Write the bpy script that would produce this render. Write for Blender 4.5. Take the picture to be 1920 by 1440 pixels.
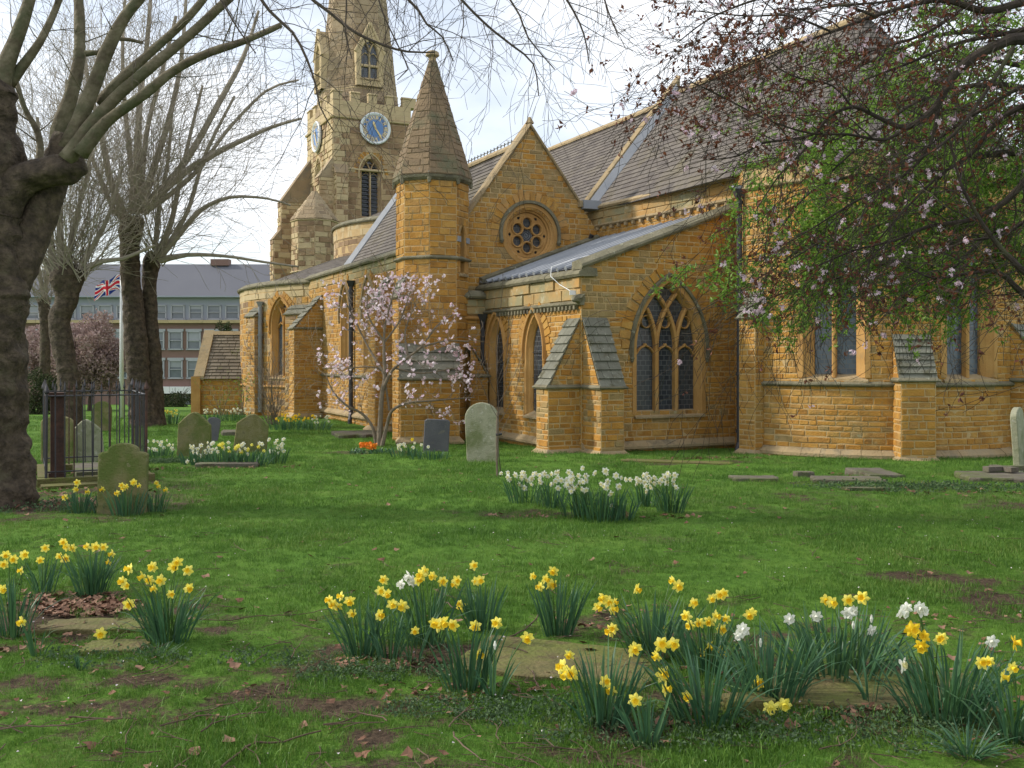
import bpy, math, random
from math import sin, cos, pi, sqrt, atan2, radians
from mathutils import Vector, noise
random.seed(7)
for o in list(bpy.data.objects): bpy.data.objects.remove(o)
scn = bpy.context.scene
COL = scn.collection
# ------------------------------------------------------------------ camera, light, sky
F = 1884.0; HZ = 672.0; CH = 1.6
cam = bpy.data.cameras.new('camera'); camo = bpy.data.objects.new('camera', cam); COL.objects.link(camo)
camo.location = (0, 0, CH); camo.rotation_euler = (pi/2, 0, 0)
cam.sensor_width = 36; cam.lens = 36*F/1920; cam.shift_y = -48/1920; cam.clip_end = 2000; cam.clip_start = .05
scn.camera = camo
SUN_EL = radians(34); SUN_AZ = radians(-82)      # azimuth from +Y (view direction) towards +X; the sun stands to the left
sd = Vector((sin(SUN_AZ)*cos(SUN_EL), cos(SUN_AZ)*cos(SUN_EL), sin(SUN_EL)))
sun = bpy.data.lights.new('sun', 'SUN'); sun.energy = 2.7; sun.angle = radians(3); sun.color = (1, .93, .82)
suno = bpy.data.objects.new('sun', sun); COL.objects.link(suno)
suno.rotation_euler = sd.to_track_quat('Z', 'Y').to_euler(); suno.location = sd*60
world = bpy.data.worlds.new('World'); scn.world = world; world.use_nodes = True
wn = world.node_tree; wn.nodes.clear()
wo = wn.nodes.new('ShaderNodeOutputWorld'); wb = wn.nodes.new('ShaderNodeBackground')
sky = wn.nodes.new('ShaderNodeTexSky'); sky.sky_type = 'NISHITA'; sky.sun_disc = False
sky.sun_elevation = SUN_EL; sky.sun_rotation = SUN_AZ; sky.air_density = 1.0; sky.dust_density = 1.5
wm = wn.nodes.new('ShaderNodeMix'); wm.data_type = 'RGBA'
wt = wn.nodes.new('ShaderNodeTexCoord'); wmap = wn.nodes.new('ShaderNodeMapping'); wmap.inputs['Scale'].default_value = (1, 1, 2.2)
wmap.inputs['Location'].default_value = (.35, .2, .1)
wz = wn.nodes.new('ShaderNodeTexNoise'); wz.inputs['Scale'].default_value = 2.6; wz.inputs['Detail'].default_value = 7; wz.inputs['Roughness'].default_value = .52
wr = wn.nodes.new('ShaderNodeMapRange'); wr.inputs[1].default_value = .38; wr.inputs[2].default_value = .60; wr.inputs[3].default_value = .42; wr.inputs[4].default_value = .97
L = wn.links.new
L(wt.outputs['Generated'], wmap.inputs[0]); L(wmap.outputs[0], wz.inputs['Vector']); L(wz.outputs[0], wr.inputs[0]); L(wr.outputs[0], wm.inputs['Factor'])
L(sky.outputs[0], wm.inputs['A']); wm.inputs['B'].default_value = (6.9, 7.1, 7.4, 1)
L(wm.outputs['Result'], wb.inputs[0]); wb.inputs[1].default_value = .13; L(wb.outputs[0], wo.inputs[0])
scn.view_settings.view_transform = 'Standard'; scn.view_settings.look = 'None'; scn.view_settings.gamma = 1
scn.view_settings.exposure = 0.50
scn.view_settings.use_curve_mapping = False

# ------------------------------------------------------------------ helpers
R = random.random
def U(a, b): return random.uniform(a, b)
def W(px, py, Y): return Vector(((px-960)/F*Y, Y, CH-(py-HZ)/F*Y))
def gz0(Y):
    if Y < 9: return 0.0
    if Y < 22: return -.0264*(Y-9)
    if Y < 32: return -.343
    return -.343-.035*(min(Y, 120)-32)
def gz(X, Y):
    b = noise.noise(Vector((X*.35, Y*.35, 3)))*.05 + noise.noise(Vector((X*1.3, Y*1.3, 9)))*.014
    return gz0(Y) + b*min(1, max(0, (30-Y)/10)) * (1 if Y > 3 else .6)
def G(px, py):
    a, b = 1.0, 120.0
    for _ in range(50):
        m = (a+b)/2
        if HZ + F*(CH-gz0(m))/m > py: a = m
        else: b = m
    X = (px-960)/F*a
    return Vector((X, a, gz(X, a)))
def tag(o, label=None, cat=None, group=None, kind=None):
    if label: o['label'] = label
    if cat: o['category'] = cat
    if group: o['group'] = group
    if kind: o['kind'] = kind
    return o
def empty(name, loc, label=None, cat=None, group=None, rz=0):
    o = bpy.data.objects.new(name, None); COL.objects.link(o); o.location = loc; o.rotation_euler.z = rz
    o.empty_display_size = .1
    return tag(o, label, cat, group)
def wpos(o):
    p = Vector((0, 0, 0))
    while o: p = p + o.location; o = o.parent
    return p
class MB:
    def __init__(s): s.v = []; s.f = []; s.r = []; s.m = []
    def add(s, vs, fs, r=None, m=0):
        n = len(s.v); s.v.extend(vs); r = R() if r is None else r
        for f in fs:
            s.f.append(tuple(i+n for i in f)); s.r.append(r); s.m.append(m)
    def mesh(s, name, mats, smooth=False, off=None):
        me = bpy.data.meshes.new(name)
        vs = [(x[0]-off[0], x[1]-off[1], x[2]-off[2]) for x in s.v] if off else [tuple(x) for x in s.v]
        me.from_pydata(vs, [], s.f)
        if not isinstance(mats, (list, tuple)): mats = [mats]
        for m in mats: me.materials.append(m)
        if len(mats) > 1: me.polygons.foreach_set('material_index', s.m)
        a = me.attributes.new('rnd', 'FLOAT', 'FACE'); a.data.foreach_set('value', s.r)
        if smooth: me.polygons.foreach_set('use_smooth', [True]*len(s.f))
        me.update(); return me
    def build(s, name, mats, parent=None, smooth=False, kind=None, label=None, cat=None, group=None, local=False):
        """vertices are world coordinates unless local"""
        off = None
        if parent is not None and not local:
            off = wpos(parent)
        o = bpy.data.objects.new(name, s.mesh(name, mats, smooth, off)); COL.objects.link(o)
        if parent is not None: o.parent = parent
        return tag(o, label, cat, group, kind)
def origin_to(o, p):
    o.data.transform(__import__('mathutils').Matrix.Translation(-Vector(p))); o.location = Vector(p)
BOXF = [(0, 3, 2, 1), (4, 5, 6, 7), (0, 1, 5, 4), (1, 2, 6, 5), (2, 3, 7, 6), (3, 0, 4, 7)]
def box(mb, c, sx, sy, sz, rz=0, r=None, m=0):
    ca, sa = cos(rz), sin(rz)
    vs = []
    for z in (-sz/2, sz/2):
        for x, y in ((-sx/2, -sy/2), (sx/2, -sy/2), (sx/2, sy/2), (-sx/2, sy/2)):
            vs.append((c[0]+x*ca-y*sa, c[1]+x*sa+y*ca, c[2]+z))
    mb.add(vs, BOXF, r, m)
def tube(mb, pts, rad, n=6, r=None, m=0, cap=True, amp=0, fr=3.0, ridge=0):
    pts = [Vector(p) for p in pts]; k = len(pts)
    if not isinstance(rad, (list, tuple)): rad = [rad]*k
    t = (pts[1]-pts[0]).normalized()
    a = t.orthogonal().normalized(); vs = []
    for i in range(k):
        if i == 0: d = pts[1]-pts[0]
        elif i == k-1: d = pts[-1]-pts[-2]
        else: d = pts[i+1]-pts[i-1]
        if d.length < 1e-9: d = t
        d.normalize(); a = (a-d*a.dot(d)); a.normalize(); b = d.cross(a)
        for j in range(n):
            th = 2*pi*j/n; q = a*cos(th)+b*sin(th); rr = rad[i]
            if amp: rr *= 1+amp*noise.noise(pts[i]*fr*.6+q*fr*.45)+amp*.5*noise.noise(pts[i]*fr*2.6+q*1.3)
            if ridge: w0 = Vector((q.x*1.6, q.y*1.6, pts[i].z*ridge)); rr += rad[i]*(.10*noise.noise(w0)+.055*noise.noise(w0*2.7+Vector((5, 0, 0))))
            vs.append(pts[i]+q*rr)
    fs = []
    for i in range(k-1):
        for j in range(n):
            j2 = (j+1) % n
            fs.append((i*n+j, i*n+j2, (i+1)*n+j2, (i+1)*n+j))
    if cap: fs.append(tuple(range((k-1)*n, k*n))); fs.append(tuple(range(n-1, -1, -1)))
    mb.add(vs, fs, r, m)
def resample(pts, rad, step):
    """Catmull-Rom through the points"""
    pts = [Vector(p) for p in pts]; P = []; Q = []
    for i in range(len(pts)-1):
        p0 = pts[max(i-1, 0)]; p1 = pts[i]; p2 = pts[i+1]; p3 = pts[min(i+2, len(pts)-1)]
        n = max(1, int((p2-p1).length/step))
        for k in range(n):
            t = k/n
            P.append(.5*((2*p1)+(p2-p0)*t+(2*p0-5*p1+4*p2-p3)*t*t+(3*p1-p0-3*p2+p3)*t**3)); Q.append(rad[i]*(1-t)+rad[i+1]*t)
    P.append(pts[-1]); Q.append(rad[-1]); return P, Q

# ------------------------------------------------------------------ materials
MATS = {}
def mat(name, ramp, rough=.85, scale=3.0, mixn=.5, bump=.3, bscale=20, extra=None, spec=.3, sub=0, metal=0, obj=False):
    """ramp: colours along (1-mixn)*rnd + mixn*noise ; extra: (colour, scale, lo, hi) patches of lichen/dirt"""
    m = bpy.data.materials.new(name); m.use_nodes = True; nt = m.node_tree; N = nt.nodes.new; K = nt.links.new
    b = nt.nodes['Principled BSDF']; b.inputs['Roughness'].default_value = rough; b.inputs['Specular IOR Level'].default_value = spec
    b.inputs['Metallic'].default_value = metal
    tc = N('ShaderNodeNewGeometry')
    at = N('ShaderNodeAttribute'); at.attribute_name = 'rnd'
    nz = N('ShaderNodeTexNoise'); nz.inputs['Scale'].default_value = scale; nz.inputs['Detail'].default_value = 6; nz.inputs['Roughness'].default_value = .6
    K(tc.outputs['Position'], nz.inputs['Vector'])
    mr = N('ShaderNodeMapRange'); mr.inputs[1].default_value = .3; mr.inputs[2].default_value = .7; K(nz.outputs[0], mr.inputs[0])
    mx = N('ShaderNodeMix'); mx.inputs[0].default_value = mixn; K(at.outputs['Fac'], mx.inputs[2]); K(mr.outputs[0], mx.inputs[3])
    cr = N('ShaderNodeValToRGB'); e = cr.color_ramp.elements
    n = len(ramp)
    while len(e) < n: e.new(.5)
    for i, c in enumerate(ramp): e[i].position = i/(n-1) if n > 1 else 0; e[i].color = (*c, 1)
    K(mx.outputs[0], cr.inputs[0]); out = cr.outputs[0]
    for ex in (extra or []):
        c, sc, lo, hi = ex
        z = N('ShaderNodeTexNoise'); z.inputs['Scale'].default_value = sc; z.inputs['Detail'].default_value = 5; z.inputs['Roughness'].default_value = .65
        mp_ = N('ShaderNodeMapping'); mp_.inputs['Location'].default_value = (sc*3.1, c[0]*40, 2); K(tc.outputs['Position'], mp_.inputs[0]); K(mp_.outputs[0], z.inputs['Vector'])
        q = N('ShaderNodeMapRange'); q.inputs[1].default_value = lo; q.inputs[2].default_value = hi; K(z.outputs[0], q.inputs[0])
        x = N('ShaderNodeMix'); x.data_type = 'RGBA'; K(q.outputs[0], x.inputs['Factor']); K(out, x.inputs['A']); x.inputs['B'].default_value = (*c, 1); out = x.outputs['Result']
    K(out, b.inputs['Base Color'])
    if bump:
        z = N('ShaderNodeTexNoise'); z.inputs['Scale'].default_value = bscale; z.inputs['Detail'].default_value = 5; K(tc.outputs['Position'], z.inputs['Vector'])
        bp = N('ShaderNodeBump'); bp.inputs['Strength'].default_value = bump; bp.inputs['Distance'].default_value = .03
        K(z.outputs[0], bp.inputs['Height']); K(bp.outputs[0], b.inputs['Normal'])
    if sub:
        # thin leaf: part of the light goes through
        tr = N('ShaderNodeBsdfTranslucent'); K(out, tr.inputs[0]); ms = N('ShaderNodeMixShader'); ms.inputs[0].default_value = sub
        K(b.outputs[0], ms.inputs[1]); K(tr.outputs[0], ms.inputs[2]); K(ms.outputs[0], nt.nodes['Material Output'].inputs[0])
    return m
M = {}
M['stone'] = mat('ironstone', [(.16, .092, .036), (.32, .155, .032), (.40, .195, .038), (.46, .24, .048), (.34, .185, .055), (.47, .27, .07), (.37, .175, .032), (.23, .135, .05)], mixn=.38, scale=2.2, bump=.55, bscale=28,
                 extra=[((.26, .20, .085), .45, .56, .76), ((.54, .37, .15), 1.4, .60, .78), ((.17, .105, .045), 2.3, .60, .80), ((.24, .22, .13), 9, .62, .76), ((.11, .09, .05), .9, .64, .80)])
M['lichen_stone'] = mat('lichen_ironstone', [(.20, .15, .07), (.31, .225, .10), (.27, .19, .08), (.36, .24, .10), (.25, .215, .115)], mixn=.5, scale=3, bump=.55, bscale=28,
                 extra=[((.36, .34, .22), 4, .60, .75), ((.36, .2, .06), 1.5, .55, .75), ((.13, .10, .05), 3.1, .6, .8)])
M['mortar'] = mat('lime_mortar', [(.42, .29, .13), (.52, .38, .20)], mixn=1, scale=6, bump=.4, bscale=40, extra=[((.28, .18, .08), 1.1, .5, .75)])
M['tower'] = mat('tower_stone', [(.17, .105, .06), (.24, .155, .085), (.30, .20, .11), (.40, .29, .16), (.26, .17, .095), (.20, .13, .075), (.34, .25, .14)], mixn=.3, scale=1.2, bump=.6, bscale=14,
                 extra=[((.60, .50, .32), .8, .57, .75), ((.17, .12, .08), 2, .62, .8)])
M['spire'] = mat('spire_stone', [(.17, .125, .08), (.27, .20, .12), (.34, .265, .165), (.21, .155, .10)], mixn=.4, scale=1.2, bump=.6, bscale=14,
                 extra=[((.17, .15, .12), 1.1, .55, .75)])
M['tmortar'] = mat('tower_mortar', [(.40, .30, .18), (.50, .39, .25)], mixn=1, scale=3, bump=.2)
M['turspire'] = mat('turret_spire_stone', [(.12, .085, .055), (.175, .125, .075), (.22, .155, .09), (.15, .115, .075)], mixn=.4, scale=2, bump=.6, bscale=20,
                 extra=[((.11, .12, .07), 1.6, .5, .72), ((.33, .33, .29), 8, .66, .75)])
M['dress'] = mat('dressed_stone', [(.36, .19, .06), (.44, .245, .08), (.50, .30, .11)], mixn=.8, scale=2.5, bump=.35, bscale=30, extra=[((.25, .19, .10), 1.6, .56, .74)])
M['pale'] = mat('pale_dressed_stone', [(.38, .30, .17), (.48, .38, .22), (.42, .32, .18)], mixn=.7, scale=2, bump=.3, extra=[((.27, .22, .13), 2, .56, .75)])
M['parapet'] = mat('parapet_stone', [(.33, .24, .10), (.27, .25, .145), (.38, .27, .12), (.23, .20, .11)], mixn=.5, scale=2.0, bump=.4, extra=[((.44, .43, .31), 5, .57, .72), ((.20, .18, .10), 1.7, .56, .74), ((.45, .25, .08), .8, .5, .7)])
M['cope'] = mat('lichened_coping', [(.10, .095, .065), (.17, .155, .10), (.23, .21, .145)], mixn=.7, scale=4, bump=.6, bscale=25, extra=[((.36, .37, .29), 9, .61, .72), ((.08, .07, .05), 2, .55, .72)])
M['verge'] = mat('verge_stone', [(.26, .20, .11), (.36, .27, .15), (.30, .25, .16)], mixn=.7, scale=4, bump=.6, bscale=25, extra=[((.15, .13, .09), 2, .55, .72)])
M['slab'] = mat('weathering_slab', [(.11, .11, .085), (.165, .165, .13), (.21, .205, .165)], mixn=.5, scale=5, bump=.5, bscale=25, extra=[((.09, .085, .05), 3, .55, .68), ((.36, .37, .29), 16, .62, .7)])
M['tile'] = mat('stone_slate', [(.075, .066, .060), (.115, .100, .090), (.155, .137, .118), (.095, .085, .078)], mixn=.4, scale=1.2, bump=.3, bscale=20, extra=[((.22, .20, .17), 9, .66, .74), ((.15, .13, .08), .7, .55, .75)])
M['otile'] = mat('old_stone_slate', [(.12, .10, .075), (.18, .15, .11), (.23, .20, .15)], mixn=.4, scale=2, bump=.3, extra=[((.13, .14, .04), 1.3, .6, .7)])
M['lead'] = mat('lead_sheet', [(.06, .062, .07), (.10, .104, .115)], mixn=.8, scale=2, rough=.8, spec=.2, bump=.15, bscale=6)
M['leadp'] = mat('pale_lead', [(.22, .235, .26), (.30, .315, .34)], mixn=.8, scale=2, rough=.75, bump=.1)
M['iron'] = mat('black_iron', [(.025, .024, .03), (.04, .038, .045)], rough=.45, bump=.15, spec=.5)
M['rust'] = mat('rusty_iron', [(.045, .03, .026), (.10, .05, .035)], rough=.75, mixn=.9, scale=9, bump=.3)
M['void'] = mat('dark_recess', [(.02, .017, .013), (.03, .025, .02)], bump=0)
M['whitep'] = mat('white_paint', [(.72, .73, .75), (.8, .8, .8)], rough=.45, bump=0)
M['frame'] = mat('off_white_frame', [(.34, .35, .38), (.42, .43, .45)], bump=0)
M['blue'] = mat('clock_blue', [(.10, .20, .42), (.14, .25, .48)], rough=.5, mixn=1, bump=0)
M['gold'] = mat('gilt', [(.72, .55, .26), (.78, .62, .32)], rough=.4, mixn=1, bump=0)
M['clockrim'] = mat('clock_rim', [(.62, .66, .68), (.7, .72, .72)], rough=.5, mixn=1, bump=0)
M['slate'] = mat('office_slate', [(.11, .115, .135), (.145, .148, .17)], mixn=.5, scale=.3, bump=0)
M['clad'] = mat('grey_cladding', [(.30, .32, .38), (.34, .36, .42)], mixn=.8, scale=.5, bump=0)
M['brick'] = mat('red_brick', [(.19, .12, .10), (.25, .155, .13)], mixn=.5, scale=3, bump=0)
M['head'] = mat('mossy_headstone', [(.12, .115, .045), (.17, .155, .06), (.21, .185, .09), (.145, .135, .07)], mixn=1, scale=7, bump=.6, bscale=45, extra=[((.10, .13, .03), 2.2, .45, .65), ((.26, .23, .14), 14, .63, .72)])
M['headg'] = mat('pale_green_headstone', [(.20, .205, .13), (.29, .29, .20), (.24, .235, .16)], mixn=1, scale=5, bump=.5, bscale=45, extra=[((.40, .39, .32), 9, .57, .66), ((.14, .16, .07), 2.2, .5, .68)])
M['heads'] = mat('slate_headstone', [(.085, .085, .095), (.13, .128, .135)], mixn=1, scale=4, bump=.3, bscale=40, extra=[((.18, .17, .13), 5, .58, .7)])
M['ledger'] = mat('mossy_slab', [(.085, .08, .03), (.125, .11, .042), (.165, .125, .06)], mixn=1, scale=6, bump=.6, bscale=40, extra=[((.12, .135, .03), 2.4, .44, .62), ((.09, .06, .035), 5, .55, .7)])
M['ledgerg'] = mat('grey_slab', [(.10, .088, .068), (.16, .14, .11)], mixn=1, scale=5, bump=.6, bscale=35, extra=[((.10, .115, .045), 2.4, .46, .62), ((.07, .05, .035), 4, .55, .7)])
M['bark'] = mat('plane_bark', [(.028, .021, .014), (.066, .049, .033), (.12, .09, .06)], mixn=1, scale=9, bump=1, bscale=22, extra=[((.095, .08, .05), 3.6, .56, .70), ((.035, .026, .018), 8, .58, .7)])
M['limb'] = mat('plane_limb_bark', [(.07, .055, .034), (.125, .105, .065), (.19, .165, .11)], mixn=1, scale=6, bump=.8, bscale=16, extra=[((.085, .085, .045), 3, .5, .66)])
M['limb2'] = mat('pollard_branch_bark', [(.22, .19, .145), (.33, .29, .23)], mixn=1, scale=6, bump=.4, bscale=16)
M['twig'] = mat('twig_bark', [(.055, .042, .034), (.10, .078, .06)], mixn=.6, scale=6, bump=.2)
M['pbark'] = mat('cherry_bark', [(.028, .022, .018), (.06, .046, .034)], mixn=1, scale=7, bump=.7, bscale=22, extra=[((.065, .07, .03), 3, .55, .7)])
M['mbark'] = mat('magnolia_bark', [(.15, .12, .085), (.24, .19, .14)], mixn=1, scale=7, bump=.4, bscale=22)
M['pleaf'] = mat('purple_leaf', [(.07, .025, .02), (.13, .045, .028), (.22, .08, .04), (.09, .05, .03)], rough=.5, mixn=.2, bump=0, sub=.35)
M['gleaf'] = mat('young_green_leaf', [(.10, .19, .025), (.17, .30, .04), (.26, .39, .07)], rough=.5, mixn=.3, bump=0, sub=.4)
M['bloss'] = mat('pink_blossom', [(.55, .38, .47), (.68, .53, .62), (.75, .66, .72)], mixn=.2, bump=0, sub=.3)
M['mag'] = mat('magnolia_petal', [(.66, .45, .55), (.82, .68, .75), (.87, .81, .84)], mixn=.15, bump=0, sub=.3)
M['cherry'] = mat('cherry_blossom_haze', [(.24, .17, .155), (.38, .28, .26), (.50, .40, .38)], mixn=.4, bump=0, sub=.2)
M['ever'] = mat('evergreen_leaf', [(.018, .035, .014), (.04, .06, .02), (.08, .085, .03)], mixn=.3, bump=0)
M['daff'] = mat('daffodil_leaf', [(.035, .095, .05), (.055, .14, .065), (.09, .19, .07)], rough=.45, mixn=.15, bump=0, sub=.25, spec=.45)
M['stem'] = mat('daffodil_stem', [(.06, .13, .03), (.08, .17, .04)], rough=.5, bump=0, sub=.2)
M['yel'] = mat('yellow_petal', [(.86, .76, .09), (.90, .84, .22)], rough=.6, mixn=.2, bump=0, sub=.3)
M['trum'] = mat('golden_trumpet', [(.85, .58, .02), (.90, .68, .04)], rough=.6, mixn=.2, bump=0, sub=.25)
M['whi'] = mat('white_petal', [(.78, .79, .68), (.86, .86, .80)], rough=.6, mixn=.2, bump=0, sub=.3)
M['cream'] = mat('cream_trumpet', [(.80, .75, .35), (.84, .78, .45)], rough=.6, mixn=.2, bump=0, sub=.25)
M['orange'] = mat('orange_primrose', [(.75, .16, .01), (.85, .30, .02)], rough=.6, mixn=.2, bump=0, sub=.2)
M['grass'] = mat('grass_blade', [(.040, .10, .014), (.075, .17, .022), (.12, .23, .034), (.26, .26, .09)], rough=.55, mixn=.45, scale=.9, bump=0, sub=.25)
M['litter'] = mat('dead_leaf', [(.10, .05, .03), (.17, .085, .05), (.24, .14, .09), (.13, .07, .045)], rough=.8, mixn=.2, bump=0)
M['stick'] = mat('dead_twig', [(.05, .033, .022), (.10, .068, .045), (.16, .115, .08)], mixn=.5, bump=.3)
M['weed'] = mat('ground_ivy', [(.04, .08, .03), (.075, .13, .055), (.12, .17, .09)], mixn=.2, bump=0, sub=.2)
M['chip'] = mat('fallen_petal', [(.5, .42, .45), (.7, .66, .64)], bump=0)
# glass with leaded quarries
def glass_mat(name, base, gs, diag=False):
    m = bpy.data.materials.new(name); m.use_nodes = True; nt = m.node_tree; N = nt.nodes.new; K = nt.links.new
    b = nt.nodes['Principled BSDF']; b.inputs['Roughness'].default_value = .22; b.inputs['Specular IOR Level'].default_value = .6
    uv = N('ShaderNodeUVMap'); br = N('ShaderNodeTexBrick'); br.offset = 0.5
    br.inputs['Scale'].default_value = 1; br.inputs['Brick Width'].default_value = gs*1.0; br.inputs['Row Height'].default_value = gs*.8; br.inputs['Mortar Size'].default_value = .008; br.inputs['Mortar Smooth'].default_value = .3
    br.inputs['Color1'].default_value = (*base, 1); br.inputs['Color2'].default_value = (base[0]*1.8, base[1]*1.8, base[2]*1.7, 1); br.inputs['Mortar'].default_value = (.11, .115, .12, 1)
    K(uv.outputs[0], br.inputs['Vector']); K(br.outputs['Color'], b.inputs['Base Color'])
    nz = N('ShaderNodeTexNoise'); nz.inputs['Scale'].default_value = 9; K(uv.outputs[0], nz.inputs['Vector'])
    bp = N('ShaderNodeBump'); bp.inputs['Strength'].default_value = .25; K(nz.outputs[0], bp.inputs['Height']); K(bp.outputs[0], b.inputs['Normal'])
    return m
M['glass'] = glass_mat('leaded_glass', (.028, .034, .042), .13)
M['glassb'] = glass_mat('blue_leaded_glass', (.05, .068, .095), .11)
M['pane'] = mat('office_pane', [(.10, .12, .14), (.30, .32, .34)], rough=.15, mixn=.2, spec=.6, bump=0)

# ------------------------------------------------------------------ ground
PATCH = []   # bare-earth patches: x, y, rx, ry, strength
for px, py, rx, ry, st in [(170, 1145, .62, .55, 1.1), (40, 1180, .5, .5, .8), (250, 1215, .7, .5, .6), (180, 1290, .9, .2, .7), (400, 1330, .9, .25, .6), (560, 1180, .8, .35, .5),
        (720, 1235, .65, .3, 1.0), (900, 1310, .7, .22, 1.0), (1050, 1340, .6, .2, .9), (1250, 1385, .7, .22, .9), (1500, 1330, .9, .35, .9), (1700, 1330, .9, .3, .9), (1860, 1240, .8, .8, .6),
        (1880, 1130, .8, .9, .5), (600, 1235, .8, .3, .7), (1130, 1165, .4, .5, .6), (1280, 1200, .5, .4, .7), (30, 935, 1.8, 2.0, 1.2), (90, 960, 1.5, .8, .7), (1800, 940, 2.6, 1.2, .7), (1700, 960, 1.6, .6, .5),
        (1290, 868, 1.6, .35, .9), (1620, 905, 1.3, .35, .4), (700, 848, 1.0, .5, .9), (1110, 960, 1.3, .3, .7), (230, 965, 1.0, .2, .6), (440, 875, 1.6, .3, .6), (480, 1390, 1.4, .22, .5), (330, 1380, .8, .2, .4), (980, 1400, 1.0, .2, .35), (170, 900, 1.6, 1.8, .6), (1500, 1390, .8, .25, .5), (1780, 1410, .8, .3, .6)]:
    p = G(px, py); PATCH.append((p.x, p.y, rx, ry, st))
def dirt(X, Y):
    d = 0
    for x, y, rx, ry, st in PATCH:
        a = ((X-x)/rx)**2+((Y-y)/ry)**2
        if a < 2.5: d = max(d, st*min(1, max(0, 1.45-a*.6)))
    n = noise.noise(Vector((X*1.7, Y*1.7, 1.5)))*.5+noise.noise(Vector((X*5.5, Y*5.5, 4)))*.45
    n2 = noise.noise(Vector((X*.5, Y*.9, 7)))
    near = (.42-.04*max(0, Y-4.4) if Y < 7 else max(.08, .356-.06*(Y-7)))
    return d*(.5+n*1.3) + max(0, n+n2*.35-.42+near)*1.3
ys = []; y = -8.0
while y < 2: ys.append(y); y += .8
while y < 300: ys.append(y); y += .055+max(0, y-3)*.011 if y < 40 else 6
xs = [i*.085 for i in range(0, 60)]; x = xs[-1]
while x < 300: x += .1+(x-5)*.035; xs.append(x)
xs = [-a for a in reversed(xs[1:])]+xs
gv = []; ga = []
for y in ys:
    wd = 1.0
    for x in xs:
        d = dirt(x, y) if 2 < y < 34 and abs(x) < y*.62+1 else 0
        gv.append((x, y, gz(x, y)-.008*min(1, d))); ga.append(d)
nx = len(xs)
gf = [(j*nx+i, j*nx+i+1, (j+1)*nx+i+1, (j+1)*nx+i) for j in range(len(ys)-1) for i in range(nx-1)]
me = bpy.data.meshes.new('lawn'); me.from_pydata(gv, [], gf); a = me.attributes.new('dirt', 'FLOAT', 'POINT'); a.data.foreach_set('value', ga)
me.polygons.foreach_set('use_smooth', [True]*len(gf))
lawn = bpy.data.objects.new('lawn', me); COL.objects.link(lawn); tag(lawn, kind='structure')
gm = bpy.data.materials.new('lawn_soil'); gm.use_nodes = True; nt = gm.node_tree; N = nt.nodes.new; K = nt.links.new
bs = nt.nodes['Principled BSDF']; bs.inputs['Roughness'].default_value = .95; bs.inputs['Specular IOR Level'].default_value = .15
pos = N('ShaderNodeNewGeometry').outputs['Position']
def nz(scale, det=6, rough=.6):
    z = N('ShaderNodeTexNoise'); z.inputs['Scale'].default_value = scale; z.inputs['Detail'].default_value = det; z.inputs['Roughness'].default_value = rough; K(pos, z.inputs['Vector']); return z.outputs[0]
def ramp(src, cols, lo=0., hi=1.):
    r = N('ShaderNodeValToRGB'); e = r.color_ramp.elements
    while len(e) < len(cols): e.new(.5)
    for i, c in enumerate(cols): e[i].position = lo+(hi-lo)*i/(len(cols)-1); e[i].color = (*c, 1)
    K(src, r.inputs[0]); return r.outputs[0]
g1 = ramp(nz(1.3), [(.05, .13, .014), (.08, .19, .02), (.12, .24, .028), (.15, .23, .045)], .3, .7)
g2 = ramp(nz(60, 4), [(.03, .075, .008), (.08, .17, .02), (.17, .22, .06)], .3, .75)
mg = N('ShaderNodeMix'); mg.data_type = 'RGBA'; mg.inputs['Factor'].default_value = .5; K(g1, mg.inputs['A']); K(g2, mg.inputs['B'])
soil = ramp(nz(38, 6, .7), [(.028, .02, .013), (.06, .042, .028), (.10, .07, .045), (.15, .11, .075)], .3, .72)
at = N('ShaderNodeAttribute'); at.attribute_name = 'dirt'
ad = N('ShaderNodeMath'); ad.operation = 'ADD'; K(at.outputs['Fac'], ad.inputs[0]); nn = N('ShaderNodeMapRange'); nn.inputs[3].default_value = -.7; nn.inputs[4].default_value = .7; K(nz(24, 5, .7), nn.inputs[0]); K(nn.outputs[0], ad.inputs[1])
mr = N('ShaderNodeMapRange'); mr.inputs[1].default_value = .25; mr.inputs[2].default_value = .7; K(ad.outputs[0], mr.inputs[0])
m2 = N('ShaderNodeMix'); m2.data_type = 'RGBA'; K(mr.outputs[0], m2.inputs['Factor']); K(mg.outputs['Result'], m2.inputs['A']); K(soil, m2.inputs['B']); K(m2.outputs['Result'], bs.inputs['Base Color'])
bp = N('ShaderNodeBump'); bp.inputs['Strength'].default_value = .9; bp.inputs['Distance'].default_value = .03; K(nz(45, 6, .7), bp.inputs['Height']); K(bp.outputs[0], bs.inputs['Normal'])
me.materials.append(gm)

# ------------------------------------------------------------------ masonry
u = Vector((-.431, .902)); u.normalize(); v = Vector((u.y, -u.x)); n1 = -v; n2 = -u
REC = []          # (part, piece name, material, verts, faces, rnd, score)
def V2(a, b): return Vector((a, b))
def flat(P, d, n):
    return lambda s, z, o=0: Vector((P.x+d.x*s+n.x*o, P.y+d.y*s+n.y*o, z))
def circ(C, Rd):
    def f(s, z, o=0):
        t = s/Rd; r = Rd+o
        return Vector((C.x+r*sin(t), C.y-r*cos(t), z))
    return f
def hitline(P, d, px):
    k = (px-960)/F; return (k*P.y-P.x)/(d.x-k*d.y)
def hitcirc(C, Rd, px):
    d = V2((px-960)/F, 1).normalized(); b = C.dot(d); c = C.dot(C)-Rd*Rd; t = b-sqrt(max(0, b*b-c)); p = d*t-C
    return atan2(p.x, -p.y)*Rd
def zat(py, Y): return CH-(py-HZ)/F*Y
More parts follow.
